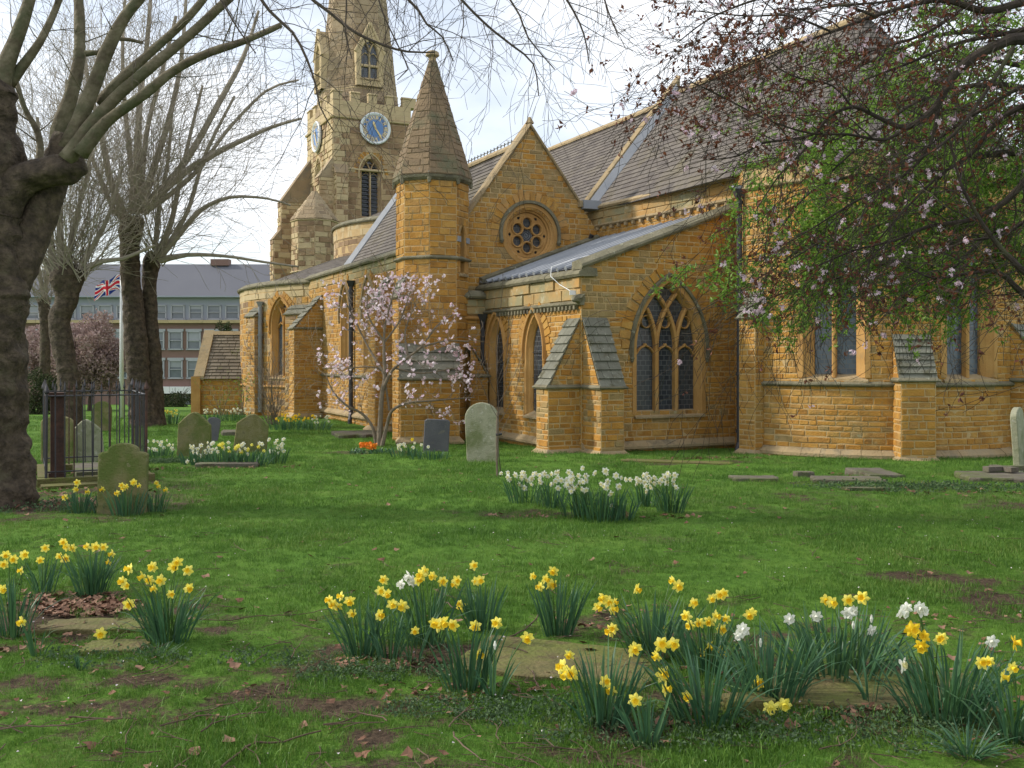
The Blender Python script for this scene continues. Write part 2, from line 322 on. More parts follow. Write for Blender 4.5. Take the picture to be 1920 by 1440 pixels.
def arch_half(w, zs, k):
    r = w*k
    def h(z):
        if z <= zs: return w/2
        q = r*r-(z-zs)**2
        return sqrt(q)-(r-w/2) if q > 0 else -1
    return h
def arch_hole(cx, z0, w, zs, k=1.0):
    h = arch_half(w, zs, k)
    def f(z):
        if z < z0: return None
        a = h(z)
        return (cx-a, cx+a) if a > 0 else None
    return f
def circ_hole(cx, cz, r):
    def f(z):
        q = r*r-(z-cz)**2
        return (cx-sqrt(q), cx+sqrt(q)) if q > 0 else None
    return f
def cutiv(iv, holes, z):
    for h in holes:
        c = h(z)
        if not c: continue
        out = []
        for a, b in iv:
            if c[0] > a: out.append((a, min(b, c[0])))
            if c[1] < b: out.append((max(a, c[1]), b))
        iv = [x for x in out if x[1]-x[0] > .015]
    return iv
def const(a, b): return lambda z: [(a, b)]
def masonry(part, mp, z0, z1, ext, holes=(), mk='stone', hr=(.08, .15), lr=(.12, .42), pr=.009, gap=.015, mode='stone', name='stone', back='mortar', backd=0, score=1.0, alt=None, offs=.5):
    # backing sheet, cut at the openings
    if back:
        mb = MB(); z = z0; dz = .04 if holes else .12
        if mode == 'tile': dz = .25
        while z < z1-1e-4:
            zt = min(z+dz, z1); zm = (z+zt)/2
            for a, b in cutiv(ext(zm), holes, zm):
                n = max(1, int((b-a)/.3)) if mode != 'flat' else 1
                for i in range(n):
                    s0 = a+(b-a)*i/n; s1 = a+(b-a)*(i+1)/n
                    mb.add([mp(s0, z, backd), mp(s1, z, backd), mp(s1, zt, backd), mp(s0, zt, backd)], [(0, 1, 2, 3)])
            z = zt
        mb.build('backing' if mode == 'tile' else 'mortar_bed', M[back], part)
    z = z0+gap/2; row = 0
    while z < z1-.03:
        h = U(*hr); zt = min(z+h, z1); zm = (z+zt)/2
        if z1-zt < .05: zt = z1
        for a, b in cutiv(ext(zm), holes, zm):
            s = a
            first = True
            while s < b-.03:
                l = U(*lr)*(h/((hr[0]+hr[1])/2))**.5
                if mode == 'tile': l = U(*lr)
                if first and (row % 2): l *= offs
                first = False
                e = min(s+l, b)
                if b-e < .09: e = b
                g = gap/2; j = gap*.34
                p = pr*U(.3, 1.9)
                q = min(.011, (e-s)/5)
                if mode == 'tile':
                    t = pr
                    vs = [mp(s+g, z-t, t*1.25), mp(e-g, z-t, t*1.25+U(-.003, .004)), mp(e-g, zt, .004), mp(s+g, zt, .004), mp(s+g, z-t, 0.001), mp(e-g, z-t, 0.001)]
                    fs = [(0, 1, 2, 3), (4, 5, 1, 0), (0, 3, 4), (1, 5, 2)]
                else:
                    c = [(s+g+U(-j, j), z+g+U(-j, j)), (e-g+U(-j, j), z+g+U(-j, j)), (e-g+U(-j, j), zt-g+U(-j, j)), (s+g+U(-j, j), zt-g+U(-j, j))]
                    k = [(c[0][0]+q, c[0][1]+q), (c[1][0]-q, c[1][1]+q), (c[2][0]-q, c[2][1]-q), (c[3][0]+q, c[3][1]-q)]
                    vs = [mp(x, y, -.004) for x, y in c]+[mp(x, y, p+U(-.004, .004)) for x, y in k]
                    fs = [(4, 5, 6, 7), (0, 1, 5, 4), (1, 2, 6, 5), (2, 3, 7, 6), (3, 0, 4, 7)]
                ctr = vs[0]; mm = mk
                if alt and R() < alt[1](s, zm): mm = alt[0]
                ppx = 960+F*ctr.x/ctr.y; ppy = HZ-F*(ctr.z-CH)/ctr.y
                sc = sqrt((e-s)*h)/ctr.y*score if -20 < ppx < 1900 and 0 < ppy < 1400 else 0
                REC.append((part, name, mm, vs, fs, R(), sc))
                s = e
        z = zt if mode != 'tile' else z+h
        row += 1
def sweep(mb, pts, outs, prof, piece=0, gap=.006, mats=0):
    """profile (outward, up) carried along pts; split into pieces of about that many metres"""
    n = len(prof); i = 0
    # subdivide
    P = []; O = []
    for k in range(len(pts)-1):
        a, b = Vector(pts[k]), Vector(pts[k+1]); L_ = (b-a).length; m = max(1, round(L_/piece)) if piece else 1
        for q in range(m):
            t = q/m; P.append(a.lerp(b, t)); O.append(Vector(outs[k]).lerp(Vector(outs[k+1]), t))
    P.append(Vector(pts[-1])); O.append(Vector(outs[-1]))
    for k in range(len(P)-1):
        a, b = P[k], P[k+1]; d = (b-a).normalized()*gap*.5 if piece else Vector((0, 0, 0))
        jit = U(-.006, .006) if piece else 0
        vs = [a+d+O[k]*(w+jit)+Vector((0, 0, h)) for w, h in prof]+[b-d+O[k+1]*(w+jit)+Vector((0, 0, h+jit*.5)) for w, h in prof]
        fs = [(j, (j+1) % n, (j+1) % n+n, j+n) for j in range(n)]+[tuple(range(n-1, -1, -1)), tuple(range(n, 2*n))]
        mb.add(vs, fs)
STRING = [(-.03, 0), (.05, 0), (.085, .03), (.085, .055), (-.03, .12)]
PLINTH = [(-.03, -.02), (.105, -.02), (.105, .03), (-.03, .17)]
PLINTHW = [(-.03, -.6), (.09, -.6), (.09, -.02), (-.03, -.02)]
COPE = [(-.32, 0), (.09, -.01), (.12, .04), (.10, .09), (-.06, .19), (-.30, .16)]
def o3(n): return Vector((n.x, n.y, 0))
def line_sweep(part, name, mk, mp, a, b, z, prof, piece=.6, zb=None, curved=False, kind=None, label=None):
    mb = MB(); n = max(1, int(abs(b-a)/.35)) if curved else 1
    pts = [mp(a+(b-a)*i/n, z+(0 if zb is None else (zb-z)*i/n), 0) for i in range(n+1)]
    outs = []
    for i in range(n+1):
        s = a+(b-a)*i/n; outs.append(mp(s, 0, 1)-mp(s, 0, 0))
    sweep(mb, pts, outs, prof, piece)
    return mb.build(name, M[mk], part, label=label)
def arch_pts(cx, z0, zs, w, k, n=10):
    r = w*k; out = [(cx-w/2, z0, -1, 0), (cx-w/2, zs, -1, 0)]
    a1 = math.acos((r-w/2)/r)
    for i in range(1, n+1):
        t = a1*i/n; out.append((cx-w/2+r-r*cos(t), zs+r*sin(t), -cos(t), sin(t)))
    R2 = [(2*cx-x, z, -nx_, nz_) for x, z, nx_, nz_ in reversed(out[:-1])]
    apex = out[-1]
    out[-1] = (apex[0], apex[1], 0, 1/sin(a1) if a1 else 1)
    return out+R2
def sweep2(mb, mp, pts, prof):
    n = len(prof)
    for i in range(len(pts)-1):
        r_ = None
        A = pts[i]; B = pts[i+1]
        vs = [mp(A[0]+A[2]*o, A[1]+A[3]*o, d) for o, d in prof]+[mp(B[0]+B[2]*o, B[1]+B[3]*o, d) for o, d in prof]
        mb.add(vs, [(j, j+1, j+1+n, j+n) for j in range(n-1)], .5)
def bar2(mb, mp, pts, hw, d0, d1):
    """moulded bar along a 2-D line, front arris chamfered"""
    for i in range(len(pts)-1):
        (x0, z0), (x1, z1) = pts[i], pts[i+1]; l = sqrt((x1-x0)**2+(z1-z0)**2)
        if l < 1e-6: continue
        nx_, nz_ = -(z1-z0)/l, (x1-x0)/l; ex, ez = (x1-x0)/l*.004, (z1-z0)/l*.004
        pr_ = [(-hw, d0), (-hw, d1-.02), (-hw*.4, d1), (hw*.4, d1), (hw, d1-.02), (hw, d0)]
        vs = [mp(x0-ex+nx_*o, z0-ez+nz_*o, d) for o, d in pr_]+[mp(x1+ex+nx_*o, z1+ez+nz_*o, d) for o, d in pr_]
        mb.add(vs, [(j, j+1, j+7, j+6) for j in range(5)]+[(0, 1, 2, 3, 4, 5), (6, 7, 8, 9, 10, 11)], .5)
def glasspane(part, mp, cx, z0, pts, d, mk='glass'):
    P = [(x, z) for x, z, _, _ in pts]; zm = z0+.1
    vs = [mp(cx, zm, d)]+[mp(x, z, d) for x, z in P]
    uvs = [(0, zm)]+[(x-cx, z) for x, z in P]
    fs = [(0, i, i+1) for i in range(1, len(P))]+[(0, len(P), 1)]
    me = bpy.data.meshes.new('leaded_glass'); off = wpos(part); me.from_pydata([tuple(q-off) for q in vs], [], fs); me.materials.append(M[mk])
    ul = me.uv_layers.new(name='UVMap')
    for p in me.polygons:
        for li, vi in zip(p.loop_indices, p.vertices): ul.data[li].uv = uvs[vi]
    o = bpy.data.objects.new('leaded_glass', me); COL.objects.link(o); o.parent = part; return o
def voussoirs(sect, mp, cx, zs, w, k, o0=.12, o1=.34, n=9, mk='stone', pr=.03):
    r = w*k; a1 = math.acos((r-w/2)/r)
    for side in (-1, 1):
        for i in range(n):
            t0 = a1*i/n+.012; t1 = a1*(i+1)/n-.012; e1 = o1*U(.88, 1.12)
            q = []
            for t, o in ((t0, o0), (t1, o0), (t1, e1), (t0, e1)):
                q.append((cx+side*(-w/2+r-(r+o)*cos(t)), zs+(r+o)*sin(t)))
            vs = [mp(x, z, 0) for x, z in q]+[mp(x, z, pr*U(.8, 1.1)) for x, z in q]
            c = vs[0]
            REC.append((sect, 'voussoir', mk, vs, [(4, 5, 6, 7), (0, 1, 5, 4), (1, 2, 6, 5), (2, 3, 7, 6), (3, 0, 4, 7)], R(), 9/c.y))
def window(church, sect, mp, cx, z0, w, zs, k=1.0, lights=1, depth=.2, hood=True, vous=9, gmat='glass', fm='dress', spl=.08, label=None, hm='cope', bars=0, hoodw=.05):
    pts = arch_pts(cx, z0, zs, w, k)
    mb = MB()
    prof = [(.10, -.03), (.10, .018), (.005, .018), (-.012, -.015), (-spl*.45, -depth*.35), (-spl*.55, -depth*.4), (-spl, -depth*.8), (-spl, -depth-.12)]
    sweep2(mb, mp, pts, prof)
    f = mb.build('window', M[fm], church, label=label)
    glasspane(f, mp, cx, z0, pts, -depth, gmat)
    s = MB(); 
    vs = [mp(cx-w/2-.06, z0-.09, -.02), mp(cx+w/2+.06, z0-.09, -.02), mp(cx+w/2+.06, z0-.09, .07), mp(cx-w/2-.06, z0-.09, .07), mp(cx-w/2-.06, z0-.05, .07), mp(cx+w/2+.06, z0-.05, .07), mp(cx+w/2, z0+.07, -depth), mp(cx-w/2, z0+.07, -depth)]
    s.add(vs, [(0, 1, 2, 3), (3, 2, 5, 4), (4, 5, 6, 7), (0, 3, 4, 7), (1, 2, 5, 6)]); s.build('sill', M['verge'], f)
    wi = w-2*spl; h = arch_half(w, zs, k); r = w*k
    if lights > 1:
        m = MB(); lw = wi/lights; hw = .045 if w > 1.2 else .04
        for i in range(1, lights):
            x = -wi/2+lw*i
            bar2(m, mp, [(cx+x, z0), (cx+x, zs)], hw, -depth-.03, -depth*.35)
        # intersecting tracery: every mullion branches into arcs of the main radius
        for i in range(0, lights+1):
            x = -wi/2+lw*i
            for sg in (-1, 1):
                if (i == 0 and sg == -1) or (i == lights and sg == 1): continue
                line = []
                for q in range(0, 26):
                    t = q/25*1.25; X = x+sg*(r-r*cos(t)); Z = zs+r*sin(t)
                    hh = h(Z)
                    if hh <= 0 or abs(X) > hh+.0: break
                    line.append((cx+X, Z))
                if i in (0, lights): continue
                bar2(m, mp, line, hw*.8, -depth-.03, -depth*.35)
        # cusped light heads
        for i in range(lights):
            x = -wi/2+lw*(i+.5); rr = lw/2-.01
            zz = zs-.10 if lights == 3 else zs-.05
            line = []
            for q in range(-8, 9):
                t = q/8*1.05; aa = abs(t)
                line.append((cx+x+sin(t)*rr*1.02, zz+rr*1.25*(cos(t)-.45)-.0+(.05 if abs(q) == 0 else 0)))
            bar2(m, mp, [(cx+x-rr, zz)]+line+[(cx+x+rr, zz)], .018, -depth-.02, -depth*.6)
        for i in range(lights-1):   # rounded eyes above
            x = -wi/2+lw*(i+1); rr = lw*.26; zz = zs+lw*1.12+.02
            for sx in ((-lw*.5, lw*.5) if lights == 3 else (0,)):
                ring = [(cx+x+sx*.93+rr*cos(2*pi*q/12), zz+(.0 if lights == 3 else .0)+rr*sin(2*pi*q/12)) for q in range(13)]
                if lights == 3 and i == 1 and sx < 0: continue
                bar2(m, mp, ring, .014, -depth-.02, -depth*.6)
        m.build('tracery', M[fm], f)
    if bars:
        m = MB()
        for i in range(bars):
            x = cx-wi/2+wi*(i+.5)/bars; tube(m, [mp(x, z0, -.1), mp(x, zs+.1, -.1)], .008, 5)
        zz = z0+.25
        while zz < zs: tube(m, [mp(cx-wi/2-.05, zz, -.1), mp(cx+wi/2+.05, zz, -.1)], .007, 4); zz += .55
        m.build('window_bars', M['iron'], f)
    if hood:
        m = MB(); hp = [p for p in pts if p[1] >= zs-.001]
        a, b = hp[0], hp[-1]; hp = [(a[0], a[1]-.16, -1, 0)]+hp+[(b[0], b[1]-.16, 1, 0)]
        sweep2(m, mp, hp, [(.10, 0), (.10, .075), (.10+hoodw, .085), (.10+hoodw*1.5, .0)])
        for x, z, sx, _ in (hp[0], hp[-1]):
            c = mp(x+sx*.125, z-.03, .04)
            for dx, dz, rr in ((0, 0, .05), (.0, -.05, .035)):
                tube(m, [c+Vector((0, 0, dz-rr)), c+Vector((0, 0, dz)), c+Vector((0, 0, dz+rr))], [rr*.5, rr, rr*.6], 7)
        m.build('hood_mould', M[hm], f)
    if vous: voussoirs(sect, mp, cx, zs, w, k, .105+(hoodw*1.5 if hood else 0), .34+(hoodw if hood else 0), vous)
    return f
def sub(name, parent, mk=None, label=None, loc=None):
    """a part of the church: its own (small) mesh is the wall core"""
    o = bpy.data.objects.new(name, None); COL.objects.link(o); o.parent = parent
    if label: o['label'] = label
    return o
def oct_facets(C, Rd, th0=0, n=8):
    out = []
    for k in range(n):
        a = th0+2*pi*k/n; b = th0+2*pi*(k+1)/n
        P = C+Rd*V2(sin(a), -cos(a)); Q = C+Rd*V2(sin(b), -cos(b)); d = (Q-P); l = d.length; d = d/l; nn_ = V2(sin((a+b)/2), -cos((a+b)/2))
        out.append((P, d, nn_, l, (a+b)/2))
    return out
def spire(part, C, Rb, zb, Rt, zt, th0, mk, hr, lr, back, name='stone', gap=.016, pr=.012):
    H = zt-zb
    for P, d, nn_, l, am in oct_facets(C, Rb, th0):
        ap = Rb*cos(pi/8); apt = Rt*cos(pi/8); Ls = sqrt(H*H+(ap-apt)**2); lt = l*Rt/Rb
        mid = P+d*l/2
        up = Vector((-nn_.x*(ap-apt)/Ls, -nn_.y*(ap-apt)/Ls, H/Ls)); nrm = Vector((nn_.x*H/Ls, nn_.y*H/Ls, (ap-apt)/Ls))
        def mp(s, q, o=0, mid=mid, d=d, up=up, nrm=nrm): return Vector((mid.x+d.x*s, mid.y+d.y*s, zb))+up*q+nrm*o
        def ext(q, l=l, lt=lt, Ls=Ls): 
            h = (l+(lt-l)*q/Ls)/2; return [(-h, h)]
        if nn_.dot(-C.normalized()) > -.25: masonry(part, mp, 0, Ls, ext, mk=mk, hr=hr, lr=lr, back=back, pr=pr, gap=gap, name=name)
        else:
            mb = MB(); mb.add([mp(-l/2, 0), mp(l/2, 0), mp(lt/2, Ls), mp(-lt/2, Ls)], [(0, 1, 2, 3)]); mb.build('mortar_bed', M[back], part)
def ringpath(C, Rd, n, th0=0):
    return [Vector((C.x+Rd*sin(th0+2*pi*i/n), C.y-Rd*cos(th0+2*pi*i/n), 0)) for i in range(n+1)], [Vector((sin(th0+2*pi*i/n), -cos(th0+2*pi*i/n), 0)) for i in range(n+1)]
def ring(part, name, mk, C, Rd, z, prof, n=8, th0=0, piece=0):
    p, o = ringpath(C, Rd, n, th0); mb = MB(); sweep(mb, [q+Vector((0, 0, z)) for q in p], [q/cos(pi/n) for q in o], prof, piece)
    return mb.build(name, M[mk], part)
def downpipe(church, x, y, z0, z1, r=.045, col='iron', shoe=None, n=None, label=None):
    mb = MB(); pts = [(x, y, z1), (x, y, z0+.28)]
    if shoe: pts += [(x+shoe[0], y+shoe[1], z0+.12), (x+shoe[0], y+shoe[1], z0)]
    else: pts += [(x, y, z0)]
    tube(mb, pts, r, 10)
    z = z0+.5
    while z < z1: tube(mb, [(x, y, z-.035), (x, y, z+.035)], r*1.28, 10); z += 1.15
    p = mb.build('downpipe', M[col], church, smooth=False, label=label)
    h = MB()
    vs = []
    for zz, k in ((z1-.02, .06), (z1+.16, .12)):
        for a, b in ((-1, -1), (1, -1), (1, 1), (-1, 1)): vs.append((x+a*k, y+b*k, zz))
    h.add(vs, BOXF); h.build('rainwater_head', M[col], p)
    return p
def buttress(church, P, nn_, w, proj, z0, zm, zt, rows=7, label=None, mk='stone', alt=None, cols=2, plinth=True):
    """P = centre of its foot on the wall"""
    S = V2(-nn_.y, nn_.x)          # along the wall
    part = sub('buttress', church, label=label)
    f = flat(P+nn_*proj-S*w/2, S, nn_); masonry(part, f, z0, zm, const(0, w), mk=mk, alt=alt)
    sl = proj/(zt-zm)
    for sg in (-1, 1):
        fs_ = flat(P+S*sg*w/2, nn_, S*sg)
        masonry(part, fs_, z0, zt, lambda z: [(0, proj if z <= zm else max(.02, proj-(z-zm)*sl))], mk=mk, alt=alt)
    Ls = sqrt(proj**2+(zt-zm)**2); up = Vector((-nn_.x*proj/Ls, -nn_.y*proj/Ls, (zt-zm)/Ls)); nr = Vector((nn_.x*(zt-zm)/Ls, nn_.y*(zt-zm)/Ls, proj/Ls))
    B = P+nn_*proj
    def mp(s, q, o=0): return Vector((B.x+S.x*s, B.y+S.y*s, zm))+up*q+nr*o
    rh = Ls/rows
    masonry(part, mp, 0, Ls, const(-w/2-.03, w/2+.03), mk='slab', hr=(rh, rh+.001), lr=(w/cols*.8, w/cols*1.25), pr=.035, gap=.008, mode='tile', name='weathering_slab', back='cope', backd=-.02, score=4)
    # drip course
    mb = MB(); q = [P-S*w/2, P+nn_*proj-S*w/2, P+nn_*proj+S*w/2, P+S*w/2]
    oo = [-S, (nn_-S), (nn_+S), S]
    sweep(mb, [Vector((a.x, a.y, zm-.05)) for a in q], [o3(a) for a in oo], [(-.02, 0), (.05, 0), (.07, .03), (.02, .08)], .5)
    mb.build('drip_course', M['cope'], part)
    if plinth:
        mb = MB(); sweep(mb, [Vector((a.x, a.y, z0+.18)) for a in q], [o3(a) for a in oo], PLINTH, .6); mb.build('plinth', M['verge'], part)
    return part

# ------------------------------------------------------------------ the church
church = empty('church', (1.38, 20, -.35), 'ironstone church with round nave, spired clock tower, octagonal turret and curved apse', 'church')
church.location = (0, 0, 0)
GB = -.5
Kc = V2(1.38, 20.0); J = V2(4.80, 21.63); G0 = V2(-.78, 24.6); AX = V2(7.5, 21.7); AR = 3.2; TC = V2(-1.905, 24.06)
NB = V2(2.2, 26.02)
# -- organ chamber, front wall with the three-light window
ocf = sub('chamber_front_wall', church)
mpF = flat(Kc, v, n2); zv = lambda s: 3.40+.37*s
Lf = (J-Kc).length
greenish = ('lichen_stone', lambda s, z: .55 if z > 2.5 and s < 1.6 else (.25 if z > 1.7 and s < 1.2 else .1))
hole = arch_hole(2.1, .46, 1.62, 1.79)
masonry(ocf, mpF, GB, 4.85, lambda z: [(max(0, (z-3.40)/.37), Lf)], [hole], alt=greenish)
window(church, ocf, mpF, 2.1, .46, 1.62, 1.79, lights=3, vous=10, label='three light window with intersecting tracery', spl=.07)
line_sweep(church, 'verge_coping', 'cope', mpF, -.05, Lf+.05, zv(-.05), COPE, .7, zv(Lf))
line_sweep(ocf, 'plinth', 'verge', mpF, 0, Lf, -.22, PLINTH, .8)
# -- organ chamber, side wall with two lancets
ocs = sub('chamber_side_wall', church)
mpL = flat(Kc, u, n1); Ls_ = 5.05
h1 = arch_hole(2.05, .38, .78, 1.75, 1.25); h2 = arch_hole(4.02, .38, .78, 1.75, 1.25)
masonry(ocs, mpL, GB, 2.66, const(0, Ls_), [h1, h2], alt=('lichen_stone', lambda s, z: .12))
masonry(ocs, mpL, 2.76, 3.24, const(0, Ls_), mk='parapet', hr=(.21, .26), lr=(.35, .8), pr=.03, gap=.012)
for c in (2.05, 4.02):
    window(church, ocs, mpL, c, .38, .78, 1.75, 1.25, depth=.13, hood=True, vous=7, spl=.09, hm='dress', bars=2, gmat='glass')
line_sweep(church, 'parapet_coping', 'cope', mpL, -.1, Ls_, 3.24, COPE, .7)
line_sweep(ocs, 'corbel_string', 'cope', mpL, -.08, Ls_, 2.66, STRING, .9)
mb = MB(); s = .15
while s < 3.9: c = mpL(s, 2.62, .05); box(mb, c, .07, .09, .08, atan2(u.y, u.x)); s += .16
mb.build('corbel_row', M['cope'], ocs, kind='stuff')
line_sweep(ocs, 'plinth', 'verge', mpL, .5, Ls_, -.22, PLINTH, .8)
gar = MB(); c = mpL(-.05, 2.78, .12); tube(gar, [c+Vector((.1, .15, .03)), c, c+Vector((-.06, -.1, .0)), c+Vector((-.09, -.15, -.05))], [.09, .1, .07, .03], 7, amp=.3, fr=20); tube(gar, [c+Vector((.06, -.04, .02)), c+Vector((.15, -.05, .1))], [.05, .01], 5)
gar.build('carved_boss', M['cope'], church)
# spout at the left end of the side wall
c = mpL(4.85, 2.62, .1); mb = MB(); box(mb, c, .34, .42, .16, atan2(u.y, u.x)); box(mb, c+Vector((-.05, -.05, .14)), .26, .26, .14, atan2(u.y, u.x)); mb.build('stone_hopper', M['cope'], church)
p = mpL(4.62, 0, .1); downpipe(church, p.x, p.y, -.35, 2.5, .055, label='grey downpipe left of the lancets')
# buttresses at the corner
buttress(church, Kc+u*.3, n1, .5, .72, GB, 1.05, 2.42, 8, label='corner buttress with mossy stepped slabs facing left', alt=('lichen_stone', lambda s, z: .3))
buttress(church, Kc+v*.30, n2, .52, .70, GB, 1.05, 2.42, 8, label='corner buttress with grey stepped slabs facing front', alt=('lichen_stone', lambda s, z: .3))
# lean-to lead roof
def roofz(s): return 3.42+.37*s
mb = MB(); a = mpF(-.05, 0); b = mpF(Lf, 0); NBr = NB; q0 = Vector((Kc.x+u.x*Ls_, Kc.y+u.y*Ls_, 0))
def lean(t, s):        # t along the wall (0 front), s across
    p = V2(Kc.x, Kc.y)+u*t+v*s; return Vector((p.x, p.y, roofz(s)))
def wid(t): return Lf+(3.34-Lf)*t/5.08
mb.add([lean(-.05, 0), lean(-.05, wid(0)), lean(5.08, wid(5.08)), lean(5.08, 0)], [(0, 1, 2, 3)])
lr_ = mb.build('lead_roof', M['lead'], church); mb = MB(); t = .3
while t < 5.0: tube(mb, [lean(t, .0)+Vector((0, 0, .02)), lean(t, wid(t))+Vector((0, 0, .02))], .055, 8); t += .36
mb.build('lead_roll', M['leadp'], lr_, kind='stuff')  # rolls paler than the sheet: light-and-shade stripes put into the colour
mb = MB(); sweep(mb, [lean(5.0, 0), lean(5.0, 3.3)], [o3(n2), o3(n2)], [(-.1, -.05), (.10, -.05), (.12, .1), (.0, .16), (-.1, .16)], .6); mb.build('abutment_coping', M['cope'], church)
cable = MB(); c = mpL(1.1, 3.3, .15); tube(cable, [lean(1.1, 1.0)+Vector((0, 0, .04)), lean(1.0, .4)+Vector((0, 0, .12)), mpL(1.05, 3.5, .12), mpL(1.0, 3.3, .16), mpL(.8, 3.12, .06), mpL(.45, 3.0, .06), mpL(.25, 2.93, .06)], .009, 5)
box(cable, mpL(.25, 2.92, .06), .12, .09, .09); cable.build('loose_cable', M['whitep'], church, label='loose white cable hanging over the parapet')
# -- gable wall with the rose window
gw = sub('gable_wall', church); mpG = flat(G0, v, n2); AP = 1.353
rose = circ_hole(AP, 4.70, .66)
masonry(gw, mpG, GB, 7.36, lambda z: [(max(-1.0, AP-(7.43-z)/1.386), min(3.32, AP+(7.43-z)/1.30))], [rose], alt=('lichen_stone', lambda s, z: .45 if z > 5.6 else .1), hr=(.09, .16))
mb = MB(); rp = [(AP+.66*sin(2*pi*i/40), 4.70+.66*cos(2*pi*i/40), sin(2*pi*i/40), cos(2*pi*i/40)) for i in range(41)]
sweep2(mb, mpG, rp, [(.12, -.02), (.12, .02), (.02, .03), (-.0, -.02), (-.04, -.04), (-.05, -.09), (-.08, -.10), (-.10, -.2), (-.10, -.3)])
rw = mb.build('rose_window', M['dress'], church, label='six-lobed rose window in the gable')
glasspane(rw, mpG, AP, 4.6, rp, -.22)
lob = [(AP+.315*sin(pi/3*i), 4.70+.315*cos(pi/3*i), .148) for i in range(6)]+[(AP, 4.70, .20)]
mb = MB(); NR, NT = 26, 120
for i in range(NR):
    r0 = .56*i/NR; r1 = .56*(i+1)/NR; rm = (r0+r1)/2
    for j in range(NT):
        t = (j+.5)/NT*2*pi; x, z = AP+rm*sin(t), 4.70+rm*cos(t)
        if any((x-a)**2+(z-b)**2 < c*c for a, b, c in lob): continue
        # little pointed piercings between the lobes and the rim
        tt = (t+pi/6) % (pi/3)-pi/6+0
        t2 = (t % (pi/3))-pi/6
        if abs(t2)*rm < .05*(1-abs(rm-.485)/.055) : continue
        t0 = j/NT*2*pi; t1 = (j+1)/NT*2*pi
        mb.add([mpG(AP+r0*sin(t0), 4.70+r0*cos(t0), -.15), mpG(AP+r0*sin(t1), 4.70+r0*cos(t1), -.15), mpG(AP+r1*sin(t1), 4.70+r1*cos(t1), -.15), mpG(AP+r1*sin(t0), 4.70+r1*cos(t0), -.15)], [(0, 1, 2, 3)], .5)
for a, b, c in lob[:6]:
    bar2(mb, mpG, [(a+c*sin(2*pi*q/18), b+c*cos(2*pi*q/18)) for q in range(19)], .024, -.24, -.11)
mb.build('tracery', M['dress'], rw)
mb = MB()
for rr, w_ in ((.05, .006), (.10, .005), (.15, .006)):
    bar2(mb, mpG, [(AP+rr*sin(2*pi*q/18), 4.70+rr*cos(2*pi*q/18)) for q in range(19)], w_, -.22, -.19)
for i in range(12): bar2(mb, mpG, [(AP+.02*sin(i*pi/6), 4.7+.02*cos(i*pi/6)), (AP+.2*sin(i*pi/6), 4.7+.2*cos(i*pi/6))], .004, -.22, -.195)
mb.build('lead_cames', M['leadp'], rw)
mb = MB(); hp = [(AP+.66*sin(t), 4.70+.66*cos(t), sin(t), cos(t)) for t in [radians(-100+200*i/24) for i in range(25)]]
sweep2(mb, mpG, hp, [(.12, 0), (.12, .09), (.19, .09), (.20, 0)])
for e in (hp[0], hp[-1]): c = mpG(e[0]+e[2]*.15, e[1]-.06, .06); tube(mb, [c-Vector((0, 0, .07)), c, c+Vector((0, 0, .06))], [.03, .06, .03], 7)
mb.build('hood_mould', M['cope'], rw)
for i in range(20):
    t0 = radians(-95+190*i/20+.8); t1 = radians(-95+190*(i+1)/20-.8); e = .44*U(.9, 1.1)
    q = [(AP+.66*sin(t)+o*sin(t), 4.70+(.66+o)*cos(t)) for t, o in ((t0, .20), (t1, .20), (t1, e), (t0, e))]
    vs = [mpG(x, z, 0) for x, z in q]+[mpG(x, z, .02*U(.8, 1.2)) for x, z in q]
    REC.append((gw, 'voussoir', 'dress' if R() < .4 else 'stone', vs, [(4, 5, 6, 7), (0, 1, 5, 4), (1, 2, 6, 5), (2, 3, 7, 6), (3, 0, 4, 7)], R(), 9/25))
# gable copings
GC = [(-.30, -.02), (.07, -.02), (.09, .03), (.0, .13), (-.28, .11)]
mb = MB(); sweep(mb, [mpG(-1.0, 7.43-1.386*(AP+1.0)), mpG(AP, 7.43)], [o3(n2)]*2, GC, .55); sweep(mb, [mpG(AP, 7.43), mpG(2.78, 7.43-1.30*(2.78-AP))], [o3(n2)]*2, GC, .55)
c = mpG(AP, 7.5); tube(mb, [c+Vector((0, .05, 0)), c+Vector((0, .05, .16))], [.12, .03], 6)
box(mb, mpG(2.9, 5.56, -.1), .34, .42, .16, atan2(v.y, v.x)); mb.build('gable_coping', M['verge'], church)
mb = MB(); c = mpG(2.98, 4.45, .09); tube(mb, [c+Vector((-.05, .1, .12)), c+Vector((0, 0, .05)), c+Vector((0, -.05, -.12)), c+Vector((-.02, -.12, -.2))], [.07, .11, .09, .05], 7, amp=.4, fr=15); tube(mb, [c+Vector((.03, 0, .18)), c+Vector((.1, -.06, .32))], [.04, .06], 6); mb.build('dark_hopper', M['iron'], church)
# lower stage beside the turret (px 843-900)
ls = sub('lower_stage_wall', church); LP = G0+n2*.42; mpS = flat(LP, v, n2); sA = hitline(LP, v, 841); sB = hitline(LP, v, 897)
masonry(ls, mpS, GB, 2.52, const(sA-.5, sB+.25)); masonry(ls, mpS, 2.64, 3.02, const(sA-.1, sB+.25), mk='parapet', hr=(.17, .2), lr=(.3, .6), pr=.02)
line_sweep(ls, 'string_course', 'dress', mpS, sA-.1, sB+.2, 2.52, STRING, .5); line_sweep(ls, 'coping', 'cope', mpS, sA-.05, sB+.3, 3.04, COPE, .5)
